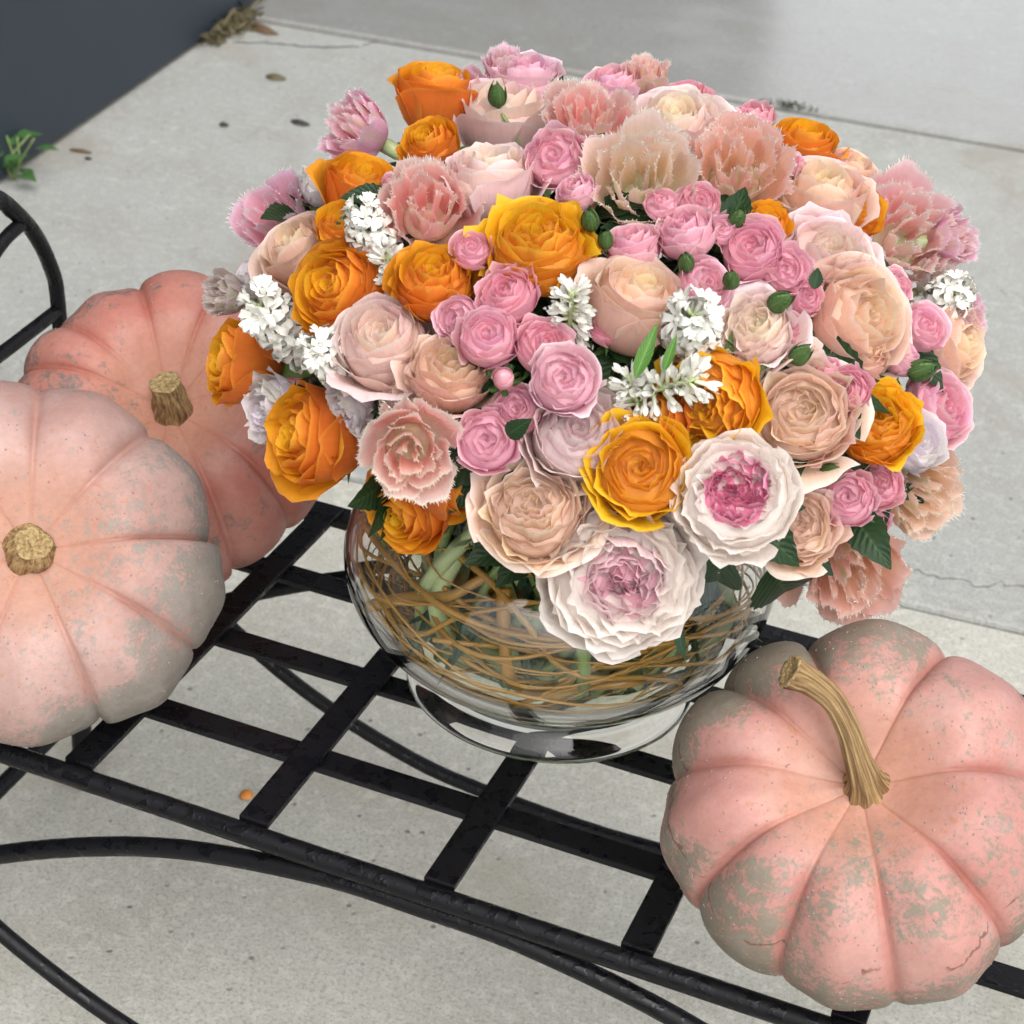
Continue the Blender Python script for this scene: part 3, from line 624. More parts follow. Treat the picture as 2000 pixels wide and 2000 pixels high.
EC = np.array([.297, .262, .760]); EA, EB = .262, .178
def surf(x, y):
    S = np.array([1 / EA, 1 / EA, 1 / EB]); d = ray(x, y); o = (CAM - EC) * S; dd = d * S
    A, B, Cc = dd @ dd, o @ dd, o @ o - 1; D = B * B - A * Cc
    t = (-B - math.sqrt(D)) / A if D > 0 else -B / A
    P = CAM + d * t; n = (P - EC) * S * S; n /= np.linalg.norm(n); return P, n
# kind, variety, x, y, radius (photo pixels), direction of the face, tilt away from the viewer, nudge towards the viewer (m), label
T = [
('rose','OR',850,190,70,85,72,0,'orange rose seen from the side, highest at the top left of the bouquet'),
('tulip','pink',702,255,74,150,66,.0,'pink fringed tulip with a green outer petal jutting out at upper left'),
('rose','OR',842,287,56,115,55,0,'small orange rose just below the highest orange rose'),
('rose','BL',958,362,80,95,66,.012,'tall blush rose with smooth outer petals above the big yellow rose'),
('rose','OR',700,372,66,75,58,0,'orange rose beside the coral fringed tulip, upper left'),
('rose','WH',628,368,46,120,62,-.02,'pale lilac rose peeping out behind the upper left orange roses'),
('tulip','pinksolid',540,440,84,140,60,0,'smooth pink fringed tulip with broad petals at the far left edge'),
('rose','PE',592,500,70,130,62,-.005,'dusky peach rose under the broad pink tulip on the left'),
('rose','OR',668,446,54,100,50,-.01,'folded orange rose tucked behind a white hyacinth, upper left'),
('hyac','open',716,436,56,120,50,.012,'white hyacinth between two orange roses at upper left'),
('hyac','bud',757,505,44,110,60,-.005,'half open white hyacinth under the coral tulip'),
('tulip','coral',838,412,92,85,40,.012,'coral fringed tulip with white frilled edges, left of the tall blush rose'),
('rose','SP',773,366,28,100,50,-.01,'tiny pink spray rose wedged above the coral tulip'),
('rose','OR',668,570,94,150,38,.008,'large yellow orange rose with many petals on the left side'),
('rose','OR',848,555,80,95,42,.006,'orange rose with a yellow rim next to the pink spray cluster'),
('rose','SP',922,490,40,85,45,.006,'pink spray rose standing left of the big yellow rose'),
('rose','WH',505,545,52,150,66,-.01,'faded mauve white rose at the far left edge above a hyacinth'),
('tulip','beige',444,580,50,170,68,-.01,'withered beige fringed tulip at the leftmost edge over the coral pumpkin'),
('hyac','open',525,612,72,140,50,.006,'large white hyacinth with green stem on the far left'),
('hyac','open',636,690,62,150,45,.006,'white hyacinth left of the blush rose, lower left'),
('rose','OR',474,708,72,168,72,-.005,'orange rose in profile over the coral pumpkin stem side'),
('rose','BL',752,672,92,110,36,.006,'open blush rose left of the bouquet centre'),
('rose','PE',880,730,78,85,42,0,'peach cream rose under the pink spray cluster'),
('rose','WH',540,800,66,190,58,-.004,'ruffled white lilac rose hanging at the lower left'),
('rose','OR',622,850,92,175,58,.008,'large orange rose with rolled petals at the lower left'),
('tulip','coralpale',800,880,90,270,14,.040,'round fringed tulip facing forward at the lower left of the bouquet'),
('rose','OR',800,990,84,215,50,.0,'orange rose drooping over the glass bowl under the fringed tulip'),
('rose','SP',992,580,62,130,36,.008,'pink spray rose, uppermost of the cluster under the big yellow rose'),
('rose','SP',900,624,46,165,35,.005,'pink spray rose at the left end of the spray cluster'),
('rose','SP',952,662,60,100,24,.014,'pink spray rose with oval swirl in the middle of the spray cluster'),
('rose','SP',1062,682,56,70,32,0,'pink spray rose just behind the pale rimmed spray rose at the centre'),
('rose','SPP',1100,744,67,80,18,.016,'pink spray rose with a pale rim and deep pink heart at the bouquet centre'),
('bud','pink',983,740,31,100,20,.012,'closed pink rosebud with green sepals amid the spray cluster'),
('rose','SP',1014,802,50,150,28,.002,'pink spray rose partly under the pale rimmed spray rose'),
('rose','SP',952,862,62,130,20,.012,'pink spray rose facing forward beside the round fringed tulip'),
('rose','LV',1128,850,96,75,22,.0,'dusty mauve rose with pale outer petals left of the front yellow rose'),
('rose','ORY',1252,920,98,100,12,.014,'golden yellow rose facing forward at the front of the bouquet'),
('rose','PEC',1045,998,98,100,20,.010,'peach rose with a wavy cream heart hanging over the front of the bowl'),
('garden','pale',1212,1122,150,290,12,.040,'very large pale garden rose with a soft pink heart over the glass'),
('garden','deep',1438,966,116,95,10,.042,'white garden rose with a bright pink heart at lower right'),
('rose','ORY',1390,782,102,215,24,.006,'golden orange rose right of the centre under the hyacinth spike'),
('rose','PEC',1568,812,98,80,14,.008,'ruffled peach rose with cream heart on the right side'),
('rose','PE',1672,630,100,25,46,.010,'big apricot rose with wide curled outer petals on the right'),
('rose','BLC',1480,648,72,105,32,.004,'small cream hearted blush rose right of the white hyacinth'),
('rose','BL',1612,508,86,60,42,-.002,'loose pale pink rose between the apricot rose and the fringed tulip'),
('tulip','pink2',1765,466,100,35,34,.010,'large pink fringed tulip at the right edge of the bouquet'),
('tulip','pink',1862,466,54,10,68,-.01,'pink fringed tulip half hidden behind the large right hand tulip'),
('rose','PE',1596,398,84,80,62,.004,'tall apricot rose in profile at the upper right'),
('rose','OR',1666,412,60,60,55,-.012,'yellow orange rose glimpsed between the tall apricot rose and the right tulip'),
('rose','OR',1494,440,46,80,45,-.004,'small orange rose showing under the peach fringed tulip'),
('rose','OR',1568,296,60,70,72,-.01,'orange rose edge on behind the tall apricot rose at upper right'),
('tulip','peach',1438,336,96,75,38,.010,'peach fringed tulip with ragged petals at upper right of centre'),
('rose','SP',1470,236,42,65,58,-.004,'pink spray rose at the top right rim of the bouquet'),
('rose','BLC',1320,256,92,85,50,.004,'large cream hearted blush rose near the top'),
('rose','SP',1346,196,46,70,60,-.004,'pink spray rose behind the large cream hearted blush rose'),
('tulip','coral',1264,152,50,88,70,-.004,'coral fringed tulip standing highest at the top of the bouquet'),
('rose','SP',1196,176,58,90,62,-.002,'full pink spray rose left of the topmost coral tulip'),
('tulip','coral',1145,240,80,90,54,.004,'coral fringed tulip between the two upper blush roses'),
('rose','SPP',1032,160,66,92,66,0,'pale pink spray rose between two green buds at the top'),
('tulip','pink',908,200,62,118,62,-.002,'pink fringed tulip right of the highest orange rose'),
('tulip','pink',984,132,46,95,70,-.012,'small fringed tulip peeking out behind the top pink spray rose'),
('rose','BL',988,240,88,92,62,.026,'wide blush rose below the top pink spray rose'),
('rose','SP',1086,312,60,92,40,.008,'pink spray rose under the coral tulip near the top'),
('rose','SP',1128,378,40,110,45,-.006,'pink spray rose tucked left of the cream fringed tulip'),
('tulip','cream',1246,362,110,88,34,.014,'large cream fringed tulip in the upper middle'),
('rose','ORY',1052,486,100,92,40,.012,'big yellow rose left of the bouquet centre, upper half'),
('rose','SP',1366,402,46,70,38,.002,'pink spray rose right of the cream fringed tulip'),
('rose','SP',1340,458,60,90,52,.004,'pale pink spray rose above a round green bud'),
('rose','SP',1236,482,54,90,62,-.006,'pink spray rose in shade below the cream fringed tulip'),
('bud','green',1152,430,26,100,45,.004,'green rosebud left of the cream fringed tulip'),
('bud','green',1183,468,22,90,45,-.004,'small dark green bud in the gap under the cream tulip'),
('bud','green',1340,512,24,100,35,.008,'round green bud under the pale pink spray rose'),
('bud','green',1428,546,24,95,35,.012,'round green bud against the right hand spray roses'),
('bud','green',1440,426,24,60,45,.006,'green bud below the peach fringed tulip'),
('bud','green',1524,588,30,30,50,.012,'plump green bud left of the big apricot rose'),
('bud','green',1564,692,28,40,55,.012,'pointed green bud beside the cream hearted blush rose on the right'),
('bud','green',1800,722,32,20,60,.006,'green bud with a long sepal at the right edge'),
('bud','green',1512,304,28,60,50,.0,'green bud left of the tall apricot rose'),
('bud','green',1624,924,28,10,55,.006,'green bud under the ruffled peach rose'),
('bud','green',971,186,26,95,60,.010,'pointed green bud left of the top pink spray rose'),
('bud','green',1089,179,27,70,60,.010,'pointed green bud right of the top pink spray rose'),
('rose','PE',1240,600,88,68,55,.006,'tall apricot cream rose at the bouquet centre beside the white hyacinth'),
('hyac','bud',1117,588,54,85,45,.004,'closed white hyacinth spike left of the centre apricot rose'),
('hyac','open',1353,628,72,90,22,.018,'fully open white hyacinth right of the centre'),
('hyac','bud',1330,748,66,15,55,.014,'loose white hyacinth spike hanging over the golden orange rose'),
('hyac','bud',1232,750,46,110,50,.002,'greenish hyacinth buds left of the loose hyacinth spike'),
('rose','SP',1370,560,54,60,38,0,'pink spray rose behind the open white hyacinth'),
('rose','SP',1470,492,64,95,30,.008,'bright pink spray rose with folded petals, right of centre'),
('rose','SP',1530,530,46,60,35,.006,'pink spray rose touching the bright pink spray rose on its right'),
('rose','SP',1572,582,36,60,40,.0,'small pink spray rose above the big apricot rose'),
('rose','SP',1545,645,34,40,45,-.004,'small pink spray rose between two pointed green buds'),
('rose','SP',1654,764,44,100,22,.012,'pink spray rose above the golden rose on the right'),
('rose','ORY',1708,832,82,70,28,.004,'golden rose with fluted petals at the right side'),
('rose','SP',1826,800,74,20,48,.004,'large pink spray rose at the right edge'),
('tulip','green',1790,960,88,325,56,.016,'green backed peach fringed tulip at the lower right edge'),
('tulip','peach',1650,1102,104,290,46,.030,'shaggy peach fringed tulip hanging lowest at the lower right'),
('rose','SP',1656,976,56,100,18,.010,'pink spray rose above the lowest fringed tulip'),
('rose','SP',1716,948,46,30,36,.002,'pink spray rose between the golden rose and the green backed tulip'),
('rose','SP',1698,1022,38,310,50,-.002,'small pink spray rose half hidden at the lower right'),
('rose','PEC',1555,1028,78,40,14,.004,'small peach rose beside the garden rose with the bright heart'),
('rose','WH',1786,868,60,20,40,-.012,'pale mauve rose behind the golden rose on the right'),
('rose','PE',1848,672,70,5,62,-.006,'pale peach rose in profile at the right edge'),
('rose','SP',1800,644,48,40,52,.0,'mauve pink spray rose right of the big apricot rose'),
('hyac','open',1856,580,56,40,50,.002,'small white hyacinth at the right edge under the tulips'),
('tulip','pink',1888,620,40,5,66,-.01,'small pink fringed tulip at the rightmost edge'),
('rose','SP',1428,240,34,80,60,-.006,'small pink spray rose just above the peach fringed tulip'),
('rose','PE',1664,334,50,55,66,-.016,'pale peach rose rim behind the tall apricot rose'),
('rose','OR',1290,818,60,190,40,-.008,'shaded orange rose behind the two golden front roses'),
('rose','SP',1616,722,28,80,40,-.002,'tiny mauve spray rose under the big apricot rose'),
('tulip','beige',1828,560,48,30,60,-.006,'pale fringed tulip above the right edge hyacinth'),
('rose','SP',1538,322,32,60,60,-.008,'small lilac spray rose left of the tall apricot rose top'),
('rose','SP',1760,700,40,20,55,-.006,'lilac pink spray rose under the big apricot rose at right'),
('rose','BL',1395,1050,62,270,60,-.02,'shaded pale rose between the two garden roses'),
('rose','OR',872,945,62,340,62,-.03,'orange rose turned away beside the round fringed tulip'),
('rose','WH',690,790,50,200,50,-.02,'pale lilac rose in shade behind the lower left orange rose'),
('rose','PE',930,905,46,250,60,-.025,'dusky rose in shade under the forward pink spray rose'),
('rose','SP',1410,452,30,80,40,.0,'tiny pink spray rose next to the green bud below the peach tulip'),
('rose','SP',1292,400,34,95,40,.002,'small pink spray rose under the right side of the cream tulip'),
('rose','BL',1420,700,40,60,40,-.01,'small blush rose between the white hyacinth and the ruffled peach rose'),
('rose','SP',1750,560,34,30,48,-.004,'small pink spray rose under the large right hand tulip'),
('rose','PE',1690,700,44,40,50,-.012,'small apricot rose tucked below the big apricot rose'),
('rose','SP',1190,640,40,80,40,-.012,'shaded pink spray rose left of the centre apricot rose'),
('rose','SP',1180,300,36,90,52,.002,'small pink spray rose left of the large cream tulip top'),
('rose','BL',780,760,44,170,45,-.012,'small blush rose under the open blush rose on the left'),
]
KINDN = {'rose': 'rose', 'tulip': 'fringed_tulip', 'hyac': 'hyacinth', 'garden': 'garden_rose', 'bud': 'rosebud'}
CATN = {'rose': 'rose', 'tulip': 'tulip', 'hyac': 'hyacinth', 'garden': 'rose', 'bud': 'rosebud'}
GRPN = {'rose': 'roses of the bouquet', 'tulip': 'fringed tulips of the bouquet', 'hyac': 'white hyacinths of the bouquet', 'garden': 'garden roses of the bouquet', 'bud': 'green buds of the bouquet'}
def stem_to_vase(root, Mw, start, ax, rad, mat, rg, ns=7):
    inv = np.array(Mw.inverted()); s = np.asarray(start)
    h = s[:2] - VC[:2]; ang = math.atan2(h[1], h[0]) + rg.normal(0, .25); q = np.linalg.norm(h)
    neck = np.array([VC[0] + math.cos(ang) * min(.106, .42 * q + .02 * rg.random()), VC[1] + math.sin(ang) * min(.106, .42 * q + .02 * rg.random()), VC[2] + .20 + .03 * rg.random()])
    a2 = ang + rg.normal(0, 1.1); rb = .125 * rg.random() ** .6; foot = np.array([VC[0] + math.cos(a2) * rb, VC[1] + math.sin(a2) * rb, VC[2] + .027 + .55 * max(0, rb - .05)])
    inw = EC - s; inw = inw / np.linalg.norm(inw); p1 = s - ax * (.03 if rad > .002 else .008) + inw * .04; p1[2] = max(p1[2], neck[2] + .01)
    P = smooth_curve([s, p1, neck * .75 + p1 * .25, neck, (neck + foot) / 2 + np.array([math.cos(ang), math.sin(ang), 0]) * rg.uniform(.02, .05) + rg.normal(0, .008, 3), foot], 22)
    V, F, uv = tube(P, rad, ns); V = (np.c_[V, np.ones(len(V))] @ inv.T)[:, :3]
    o = obj('stem', mesh('stem', V, F, uv), mat, root)
    if rad > .005:
        for q in range(2):
            d = (foot - neck) + rg.normal(0, .03, 3); d /= np.linalg.norm(d); p0 = neck * .8 + foot * .2 + np.array([math.cos(ang), math.sin(ang), 0]) * .02; ln = rg.uniform(.07, .105)
            lo = (inv @ np.append(p0, 1))[:3]; l2 = (inv[:3, :3] @ d); l3 = inv[:3, :3] @ rg.normal(0, 1, 3); put('leaf', DKBLADE, root, lo, l2, l3, ln * np.linalg.norm(l2) )
    return o
TV = {'pink': ((1.0, 1.0, 1.08), (.98, .90, 1.20)), 'pinksolid': ((1.0, .95, 1.1), (.97, .84, 1.14)), 'pink2': ((1.03, 1.20, 1.12), (1.02, 1.0, 1.10)), 'coral': ((1.02, .90, .88), (1.02, 1.04, 1.02)), 'coralpale': ((1.0, 1.05, .95), (1.02, 1.18, 1.16)),
      'cream': ((1.0, 1.0, 1.0), (1.02, 1.0, 1.10)), 'peach': ((1.02, .92, .96), (1.02, .78, .86)), 'beige': ((.80, .84, .95), (.74, .78, .94)), 'green': ((1.0, .92, .9), (.98, .88, .88))}
for ti, (kind, var, x, y, rp, deg, tilt, nudge, label) in enumerate(T):
    rg = np.random.default_rng(1000 + ti)
    if kind == 'tulip' and tilt > 20: tilt -= 10
    rgj = np.random.default_rng(50 + ti)
    if kind == 'rose' and rp < 64: tilt = max(5, tilt + rgj.normal(0, 7)); deg += rgj.normal(0, 18)
    ax, rt, up, v = axis_of(x, y, deg, tilt)
    rp *= {'rose': 1.17, 'tulip': 1.1, 'hyac': 1.12, 'garden': 1.12, 'bud': 1.05}[kind]
    tall = kind == 'rose' and tilt >= 54 and var in ('OR', 'PE', 'BL') and rp > 60
    H = 1.65 if tall else {'rose': 1.3, 'tulip': 1.3, 'hyac': 1.2, 'garden': 1.0, 'bud': 1.0}[kind]
    k = .42 * H * rp * math.sin(math.radians(tilt)) if kind in ('rose', 'tulip', 'garden') else 0
    x2, y2 = x + k * math.cos(math.radians(deg)), y - k * math.sin(math.radians(deg))
    P, n = surf(x2, y2); P = P - ray(x2, y2) * nudge
    s = rp * depth(P) / FPX
    Mw = frame(ax, rt, P, s); root = empty(KINDN[kind], mat=Mw); tag(root, label, CATN[kind], GRPN[kind])
    if kind == 'rose':
        big = rp > 64
        if tall: rose(root, rg, PM[var], 19, 1.65, .35, {'OR': (1.06, 1.25, 1), 'PE': (1.04, 1.1, .9), 'BL': (1.05, 1.1, .95)}[var], {'OR': (1, .78, 1.1)}.get(var, (1.02, 1.0, 1.02)), .03, .8, .55, .07, 1.12, .5, 2)
        elif var == 'OR': rose(root, rg, PM['OR'], 28 if big else 20, 1.35, .75, (1.08, 1.30, 1.2), (1.02, .80, 1.1), .03, 1.0, .55)
        elif var == 'ORY': rose(root, rg, PM['OR'], 32, 1.2, .62, (1.08, 1.32, 1.3), (1.10, 1.36, 1.3), .045, .85, .75)
        elif var == 'PE': rose(root, rg, PM['PE'], 26 if big else 20, 1.45, .62, (1.02, 1.05, .85), (1.0, .95, .98), .03, .8, .75, .06, 1.05, .25, 4 if big else 0)
        elif var == 'PEC': rose(root, rg, PM['PE'], 32, 1.2, .6, (1.05, 1.12, 1.05), (1.04, 1.10, 1.12), .05, .35, .7, guard=3)
        elif var == 'BL': rose(root, rg, PM['BL'], 26 if big else 18, 1.45, .62, (1.02, 1.05, .92), (1.0, 1.0, 1.03), .03, .9, .7, .06, 1.05, .25, 4 if big else 0)
        elif var == 'BLC': rose(root, rg, PM['BL'], 30, 1.35, .6, (1.10, 1.22, .98), (1.02, 1.05, 1.08), .04, .7, .65, guard=3)
        elif var == 'LV': rose(root, rg, PM['LV'], 26, 1.3, .7, (.94, .84, .90), (1.12, 1.22, 1.16), .02, 1.0, .75, guard=4)
        elif var == 'WH': rose(root, rg, PM['WH'], 24, 1.2, .6, (1, .97, 1), (1, 1, 1), .06, .6, .6)
        elif var == 'SPP': rose(root, rg, PM['SPP'], 24, 1.15, .6, (.98, .62, .75), (1.02, 1.1, 1.06), .03, .8, .6)
        else:
            q = .93 + .12 * rg.random(); rose(root, rg, PM['SP'], 20 if rp > 40 else 16, 1.25, .58, (.99, .82 * q, .88 * q), (1.06, 1.22 * q, 1.15 * q), .03, .9, .55)
    elif kind == 'tulip':
        a, b = TV[var]; tulip(root, rg, PM['TUC' if var in ('cream', 'peach', 'beige', 'green') else 'TU'], 12 if var == 'pinksolid' else 20, 1.2, a, b, .6 if tilt > 50 else .95)
    elif kind == 'garden':
        garden(root, rg, PM['GR'], PM['GC' if var == 'deep' else 'GP'], (1, 1, 1), 30 if var == 'pale' else 24, .52 if var == 'deep' else .50)
    elif kind == 'hyac': hyacinth(root, rg, var, 32 if rp > 60 else 22)
    else: bud(root, rg, var == 'pink')
    # sepals and leaves under the blooms
    if kind in ('rose', 'garden'):
        for i in range(5):
            a = i * 2 * PI / 5 + rg.random(); put('sepal', SEPAL, root, (.04 * math.cos(a), .04 * math.sin(a), -H - .02), (math.cos(a), math.sin(a), .5), (-.5 * math.cos(a), -.5 * math.sin(a), 1), .75 * J(rg, .15))
        for i in range(1 if (x > 1480 and y > 880) else 6 if rp > 60 else 4):
            a = i * 2.2 + rg.uniform(0, 6.3); put('leaf', LEAF, root, (.12 * math.cos(a), .12 * math.sin(a), -H - .35 - .9 * rg.random()), (math.cos(a), math.sin(a), -.1 + .5 * rg.random()), (0, 0, 1), (.034 + .016 * rg.random()) / s)
    mt = M_PALESTEM if kind in ('tulip', 'hyac') else M_STEM
    sr_ = {'rose': .0054 if rp > 60 else .0036, 'tulip': .0062, 'hyac': .0075 if rp > 55 else .006, 'garden': .005, 'bud': .0014}[kind]
    st0 = P - ax * s * (H if kind != 'hyac' else 1.6) * .97
    if kind == 'hyac':
        q = tube(smooth_curve([(0, 0, .45), (0, 0, -.6), (0, 0, -1.6)], 8), [.04, .06, .07, .075, .08, .085, .09, .09], 8); obj('spike_stem', mesh('spike_stem', q[0], q[1], q[2]), M_PALESTEM, root)
    stem_to_vase(root, Mw, st0, ax, sr_, mt, rg)
# long leaves
def blade_thing(name, me, label, cat, px, tip_px, ln, nudge=.01, zdir=None):
    P, n = surf(*px); P = P - ray(*px) * nudge; Q, _ = surf(*tip_px); Q = Q - ray(*tip_px) * (nudge + .012)
    d = Q - P; s = np.linalg.norm(d); z = -ray(*px) if zdir is None else zdir
    root = empty(name, P); bpy.context.view_layer.update(); o = put('blade', me, root, (0, 0, 0), d, z, s); tag(root, label, cat); return root
blade_thing('hyacinth_leaf', BLADE, 'bright green strap leaf left of the open white hyacinth', 'leaf', (1240, 738), (1285, 628), 1, .022)
blade_thing('hyacinth_leaf', BLADE, 'shorter bright green leaf tip touching the open white hyacinth', 'leaf', (1296, 725), (1322, 652), 1, .026)
blade_thing('tulip_leaf', DKBLADE, 'dark green strap leaf hanging down in front of the glass at right', 'leaf', (1412, 1075), (1385, 1225), 1, .0)
blade_thing('tulip_leaf', DKBLADE, 'small pointed green leaf below the very large pale garden rose', 'leaf', (1318, 1215), (1338, 1290), 1, -.01)
blade_thing('serrated_leaf', LEAF, 'dark serrated leaf under the lowest fringed tulip', 'leaf', (1505, 1105), (1560, 1200), 1, -.01)
blade_thing('rose_leaf', LEAF, 'small dark leaf between the pale pink rose and the apricot rose', 'leaf', (1590, 565), (1598, 520), 1, .02)
blade_thing('rose_leaf', LEAF, 'light green leaf over the forward pink spray rose', 'leaf', (990, 850), (1030, 824), 1, .03)
# ------------------------------------------------------------------ willow twigs coiled in the bowl
wr = np.random.default_rng(21)
def willow(label, r0, zz, turns, rad, a0, wob, n=90):
    t = np.linspace(0, 1, n); a = a0 + turns * 2 * PI * t
    z = zz[0] + (zz[1] - zz[0]) * t + wob * .016 * np.sin(a * 1.7 + wr.uniform(0, 6)) + .006 * np.sin(a * 4.1 + wr.uniform(0, 6))
    z = np.clip(z, .032, .19)
    rmax = (BA - .0065) * np.sqrt(np.clip(1 - ((z - BZ - .002) / (BB - .0065)) ** 2, .02, 1)) - rad - .001
    r = np.minimum(rmax, r0 + .018 * np.sin(a * 2.3 + wr.uniform(0, 6)) + .007 * np.sin(a * 6.1 + wr.uniform(0, 6)))
    P = np.stack([VC[0] + r * np.cos(a), VC[1] + r * np.sin(a), VC[2] + z], -1)
    V, F, uv = tube(P, np.linspace(rad, rad * .35, n) * (1 + .08 * np.sin(30 * t)), 8)
    o = obj('willow_twig', mesh('willow_twig', V, F, uv), M_WILLOW); tag(o, label, 'twig', 'curly willow twigs coiled inside the bowl'); return o
def bowl_pt(x, y, k):
    S = np.array([1 / (BA - .007) / k, 1 / (BA - .007) / k, 1 / (BB - .007) / k]); d = ray(x, y); o = (CAM - VC - np.array([0, 0, BZ + .002])) * S; dd = d * S
    A, B, Cc = dd @ dd, o @ dd, o @ o - 1; D = B * B - A * Cc; t = (-B - math.sqrt(max(D, 0))) / A; return CAM + d * t
def branch(label, pts, rad, k):
    P = smooth_curve([bowl_pt(x, y, k * (1 - .04 * (i % 2))) for i, (x, y) in enumerate(pts)], 60)
    V, F, uv = tube(P, np.linspace(rad, rad * .55, 60) * (1 + .07 * np.sin(np.linspace(0, 24, 60))), 10)
    o = obj('willow_twig', mesh('willow_twig', V, F, uv), M_WILLOW); tag(o, label, 'twig', 'curly willow twigs coiled inside the bowl'); return o
branch('thick golden willow stem bent low at the front of the bowl', [(985, 1150), (985, 1230), (992, 1310), (1015, 1350), (1070, 1362), (1140, 1345), (1230, 1335), (1300, 1325)], .0056, .90)
branch('thick golden willow stem rising across the left of the bowl', [(715, 1190), (800, 1168), (880, 1165), (950, 1130), (1050, 1118), (1120, 1120)], .0052, .90)
branch('long willow twig sagging from upper left to right across the bowl', [(700, 1010), (760, 1090), (850, 1175), (960, 1228), (1080, 1250), (1200, 1268), (1330, 1250), (1450, 1195)], .0028, .95)
branch('willow twig with an upward hook at the left of the bowl', [(745, 1180), (775, 1230), (830, 1238), (900, 1205), (1000, 1185), (1080, 1172)], .0026, .93)
branch('willow twig falling from under the peach rose to the bowl bottom', [(860, 1060), (950, 1130), (1030, 1220), (1080, 1290), (1150, 1322), (1260, 1325), (1330, 1342), (1310, 1372)], .0028, .95)
branch('pale willow twig rising from the bowl bottom to the right side', [(1000, 1388), (1080, 1348), (1180, 1290), (1300, 1262), (1400, 1220), (1485, 1160)], .0022, .94)
branch('willow twig crossing the right side of the bowl', [(1440, 1110), (1400, 1180), (1300, 1235), (1180, 1300), (1090, 1330)], .0024, .9)
branch('steep willow twig under the drooping orange rose', [(838, 1020), (835, 1080), (870, 1150), (960, 1212), (1070, 1242), (1160, 1230)], .0032, .88)
for i in range(30):
    willow('thin brown willow twig curled inside the glass bowl', wr.uniform(.12, .165), sorted(wr.uniform(.05, .17, 2))[::int(wr.choice([-1, 1]))], wr.uniform(.5, 1.3), wr.uniform(.0010, .0019), wr.uniform(0, 6.3), wr.uniform(.6, 1.8))
# ------------------------------------------------------------------ litter on the pavement, weed at the wall
M_BROWN = simple('dead_leaf', (.10, .06, .03), .7); M_DARK = simple('dark_litter', (.035, .03, .025), .8); M_OLIVE = simple('olive_leaf', (.09, .075, .035), .7); M_ORB = simple('orange_leaf', (.55, .20, .03), .5)
M_MOSS = simple('moss', (.03, .04, .015), .9); M_WEED = leafmat('weed_leaf', (.04, .10, .03), (.07, .16, .05))
def litter(name, label, x, y, lx, ly, h, mat, rot=0.0, curve=.3):
    c = on_z(x, y, 0); n, m = 11, 7; V, uv = [], []
    for k in range(2):
        for j in range(n):
            t = j / (n - 1); hw = ly * (math.sin(PI * min(1, .06 + t * .9)) ** .7)
            for i in range(m):
                u = -1 + 2 * i / (m - 1); V.append(((t - .5) * lx, u * hw + curve * lx * (t - .5) ** 2, .002 + h * (1 - u * u) ** .6 * math.sin(PI * (.1 + .8 * t)) * (1 if k == 0 else .15) + rng.normal(0, h * .05))); uv.append((i / 6, t))
    F = list(grid_faces(m, n, True)) + [tuple(q + n * m for q in f) for f in grid_faces(m, n, False)]
    o = obj(name, mesh(name, V, F, uv), mat); o.location = c; o.rotation_euler.z = rot; tag(o, label, 'litter'); return o
litter('dead_leaf', 'olive dead leaf on the pavement left of the highest orange rose', 538, 155, .045, .012, .010, M_OLIVE, .1)
litter('dark_crumb', 'small dark crumb on the pavement, upper left', 437, 247, .02, .008, .008, M_DARK)
litter('dead_leaf', 'dark curled leaf on the pavement near the pink tulip', 585, 243, .045, .009, .008, M_DARK, -.1)
litter('twig', 'short brown twig on the pavement near the wall', 157, 298, .045, .005, .006, M_BROWN, .15, .05)
litter('dark_crumb', 'tiny dark crumb below the short twig', 172, 312, .015, .005, .004, M_DARK)
litter('seed_pod', 'curved brown seed pod lying by the end of the wall', 510, 62, .085, .014, .016, M_BROWN, -.35, .5)
litter('dried_petal', 'small orange brown petal seen through the lattice seat', 482, 1556, .016, .008, .006, M_ORB, 1.2)
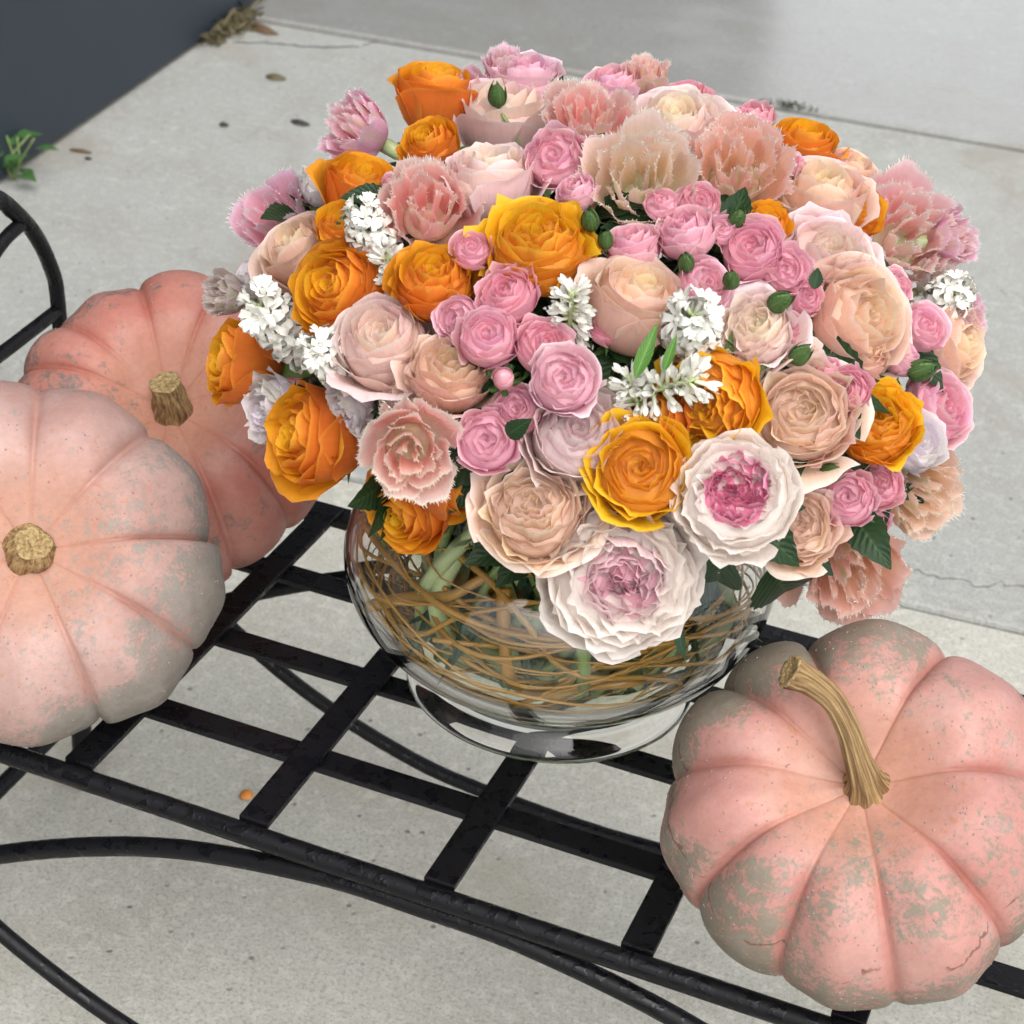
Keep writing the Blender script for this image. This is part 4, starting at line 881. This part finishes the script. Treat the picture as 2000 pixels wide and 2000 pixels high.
for i, (x, y) in enumerate(((1542, 206),)):
    V, F = [], []
    c = on_z(x, y, 0)
    for k in range(160):
        a, r = rng.uniform(0, 6.3), rng.random() ** .6 * .05; p = np.array([r * math.cos(a) * 1.3, r * math.sin(a) * .5, 0]); d = rng.normal(0, .5, 3); d[2] = 1.2; d *= rng.uniform(.003, .009); s = np.array([-d[1], d[0], 0]) * .35; b = len(V)
        V += [p - s, p + s, p + d]; F.append((b, b + 1, b + 2))
    o = obj('moss_tuft', mesh('moss_tuft', V, F, smooth=False), M_MOSS); o.location = c; tag(o, 'dark moss tuft growing in the pavement joint', 'moss', kind='stuff')
V, F = [], []
for k in range(280):
    q = rng.random(); c = on_z(405 + 70 * q + rng.normal(0, 6), 78 - 50 * q + rng.normal(0, 7), 0); p = c + np.array([rng.normal(0, .012), 0, abs(rng.normal(0, .012))]); d = rng.normal(0, .022, 3); d[2] = abs(d[2]) * .5; s = np.cross(d, rng.normal(0, 1, 3)); s = s / (np.linalg.norm(s) + 1e-9) * .0035; b = len(V)
    V += [p - d - s, p - d + s, p + d + s, p + d - s]; F.append((b, b + 1, b + 2, b + 3))
o = obj('dry_debris', mesh('dry_debris', V, F, smooth=False), M_OLIVE); tag(o, 'heap of dry leaf scraps against the end of the wall', 'debris', kind='stuff')
wb = on_z(28, 352, 0); weed = empty('weed', wb); tag(weed, 'green leafy weed growing at the foot of the wall', 'weed')
WL_ = leaf_mesh('weed_leaf', 13, .05, .2, .3, .34); WL_.materials.append(M_WEED)
for i in range(16):
    a = rng.uniform(0, 6.3); h = rng.uniform(.01, .075); put('leaf', WL_, weed, (.03 * rng.normal(), .03 * rng.normal(), h), (math.cos(a), math.sin(a), .35), (0, 0, 1), rng.uniform(.035, .06))
for i in range(4):
    q = tube(smooth_curve([(0, 0, 0), (.01 * rng.normal(), .01 * rng.normal(), .04), (.03 * rng.normal(), .03 * rng.normal(), .085)], 8), .0018, 6); obj('stem', mesh('stem', q[0], q[1], q[2]), M_STEM, weed)

bpy.context.view_layer.update()
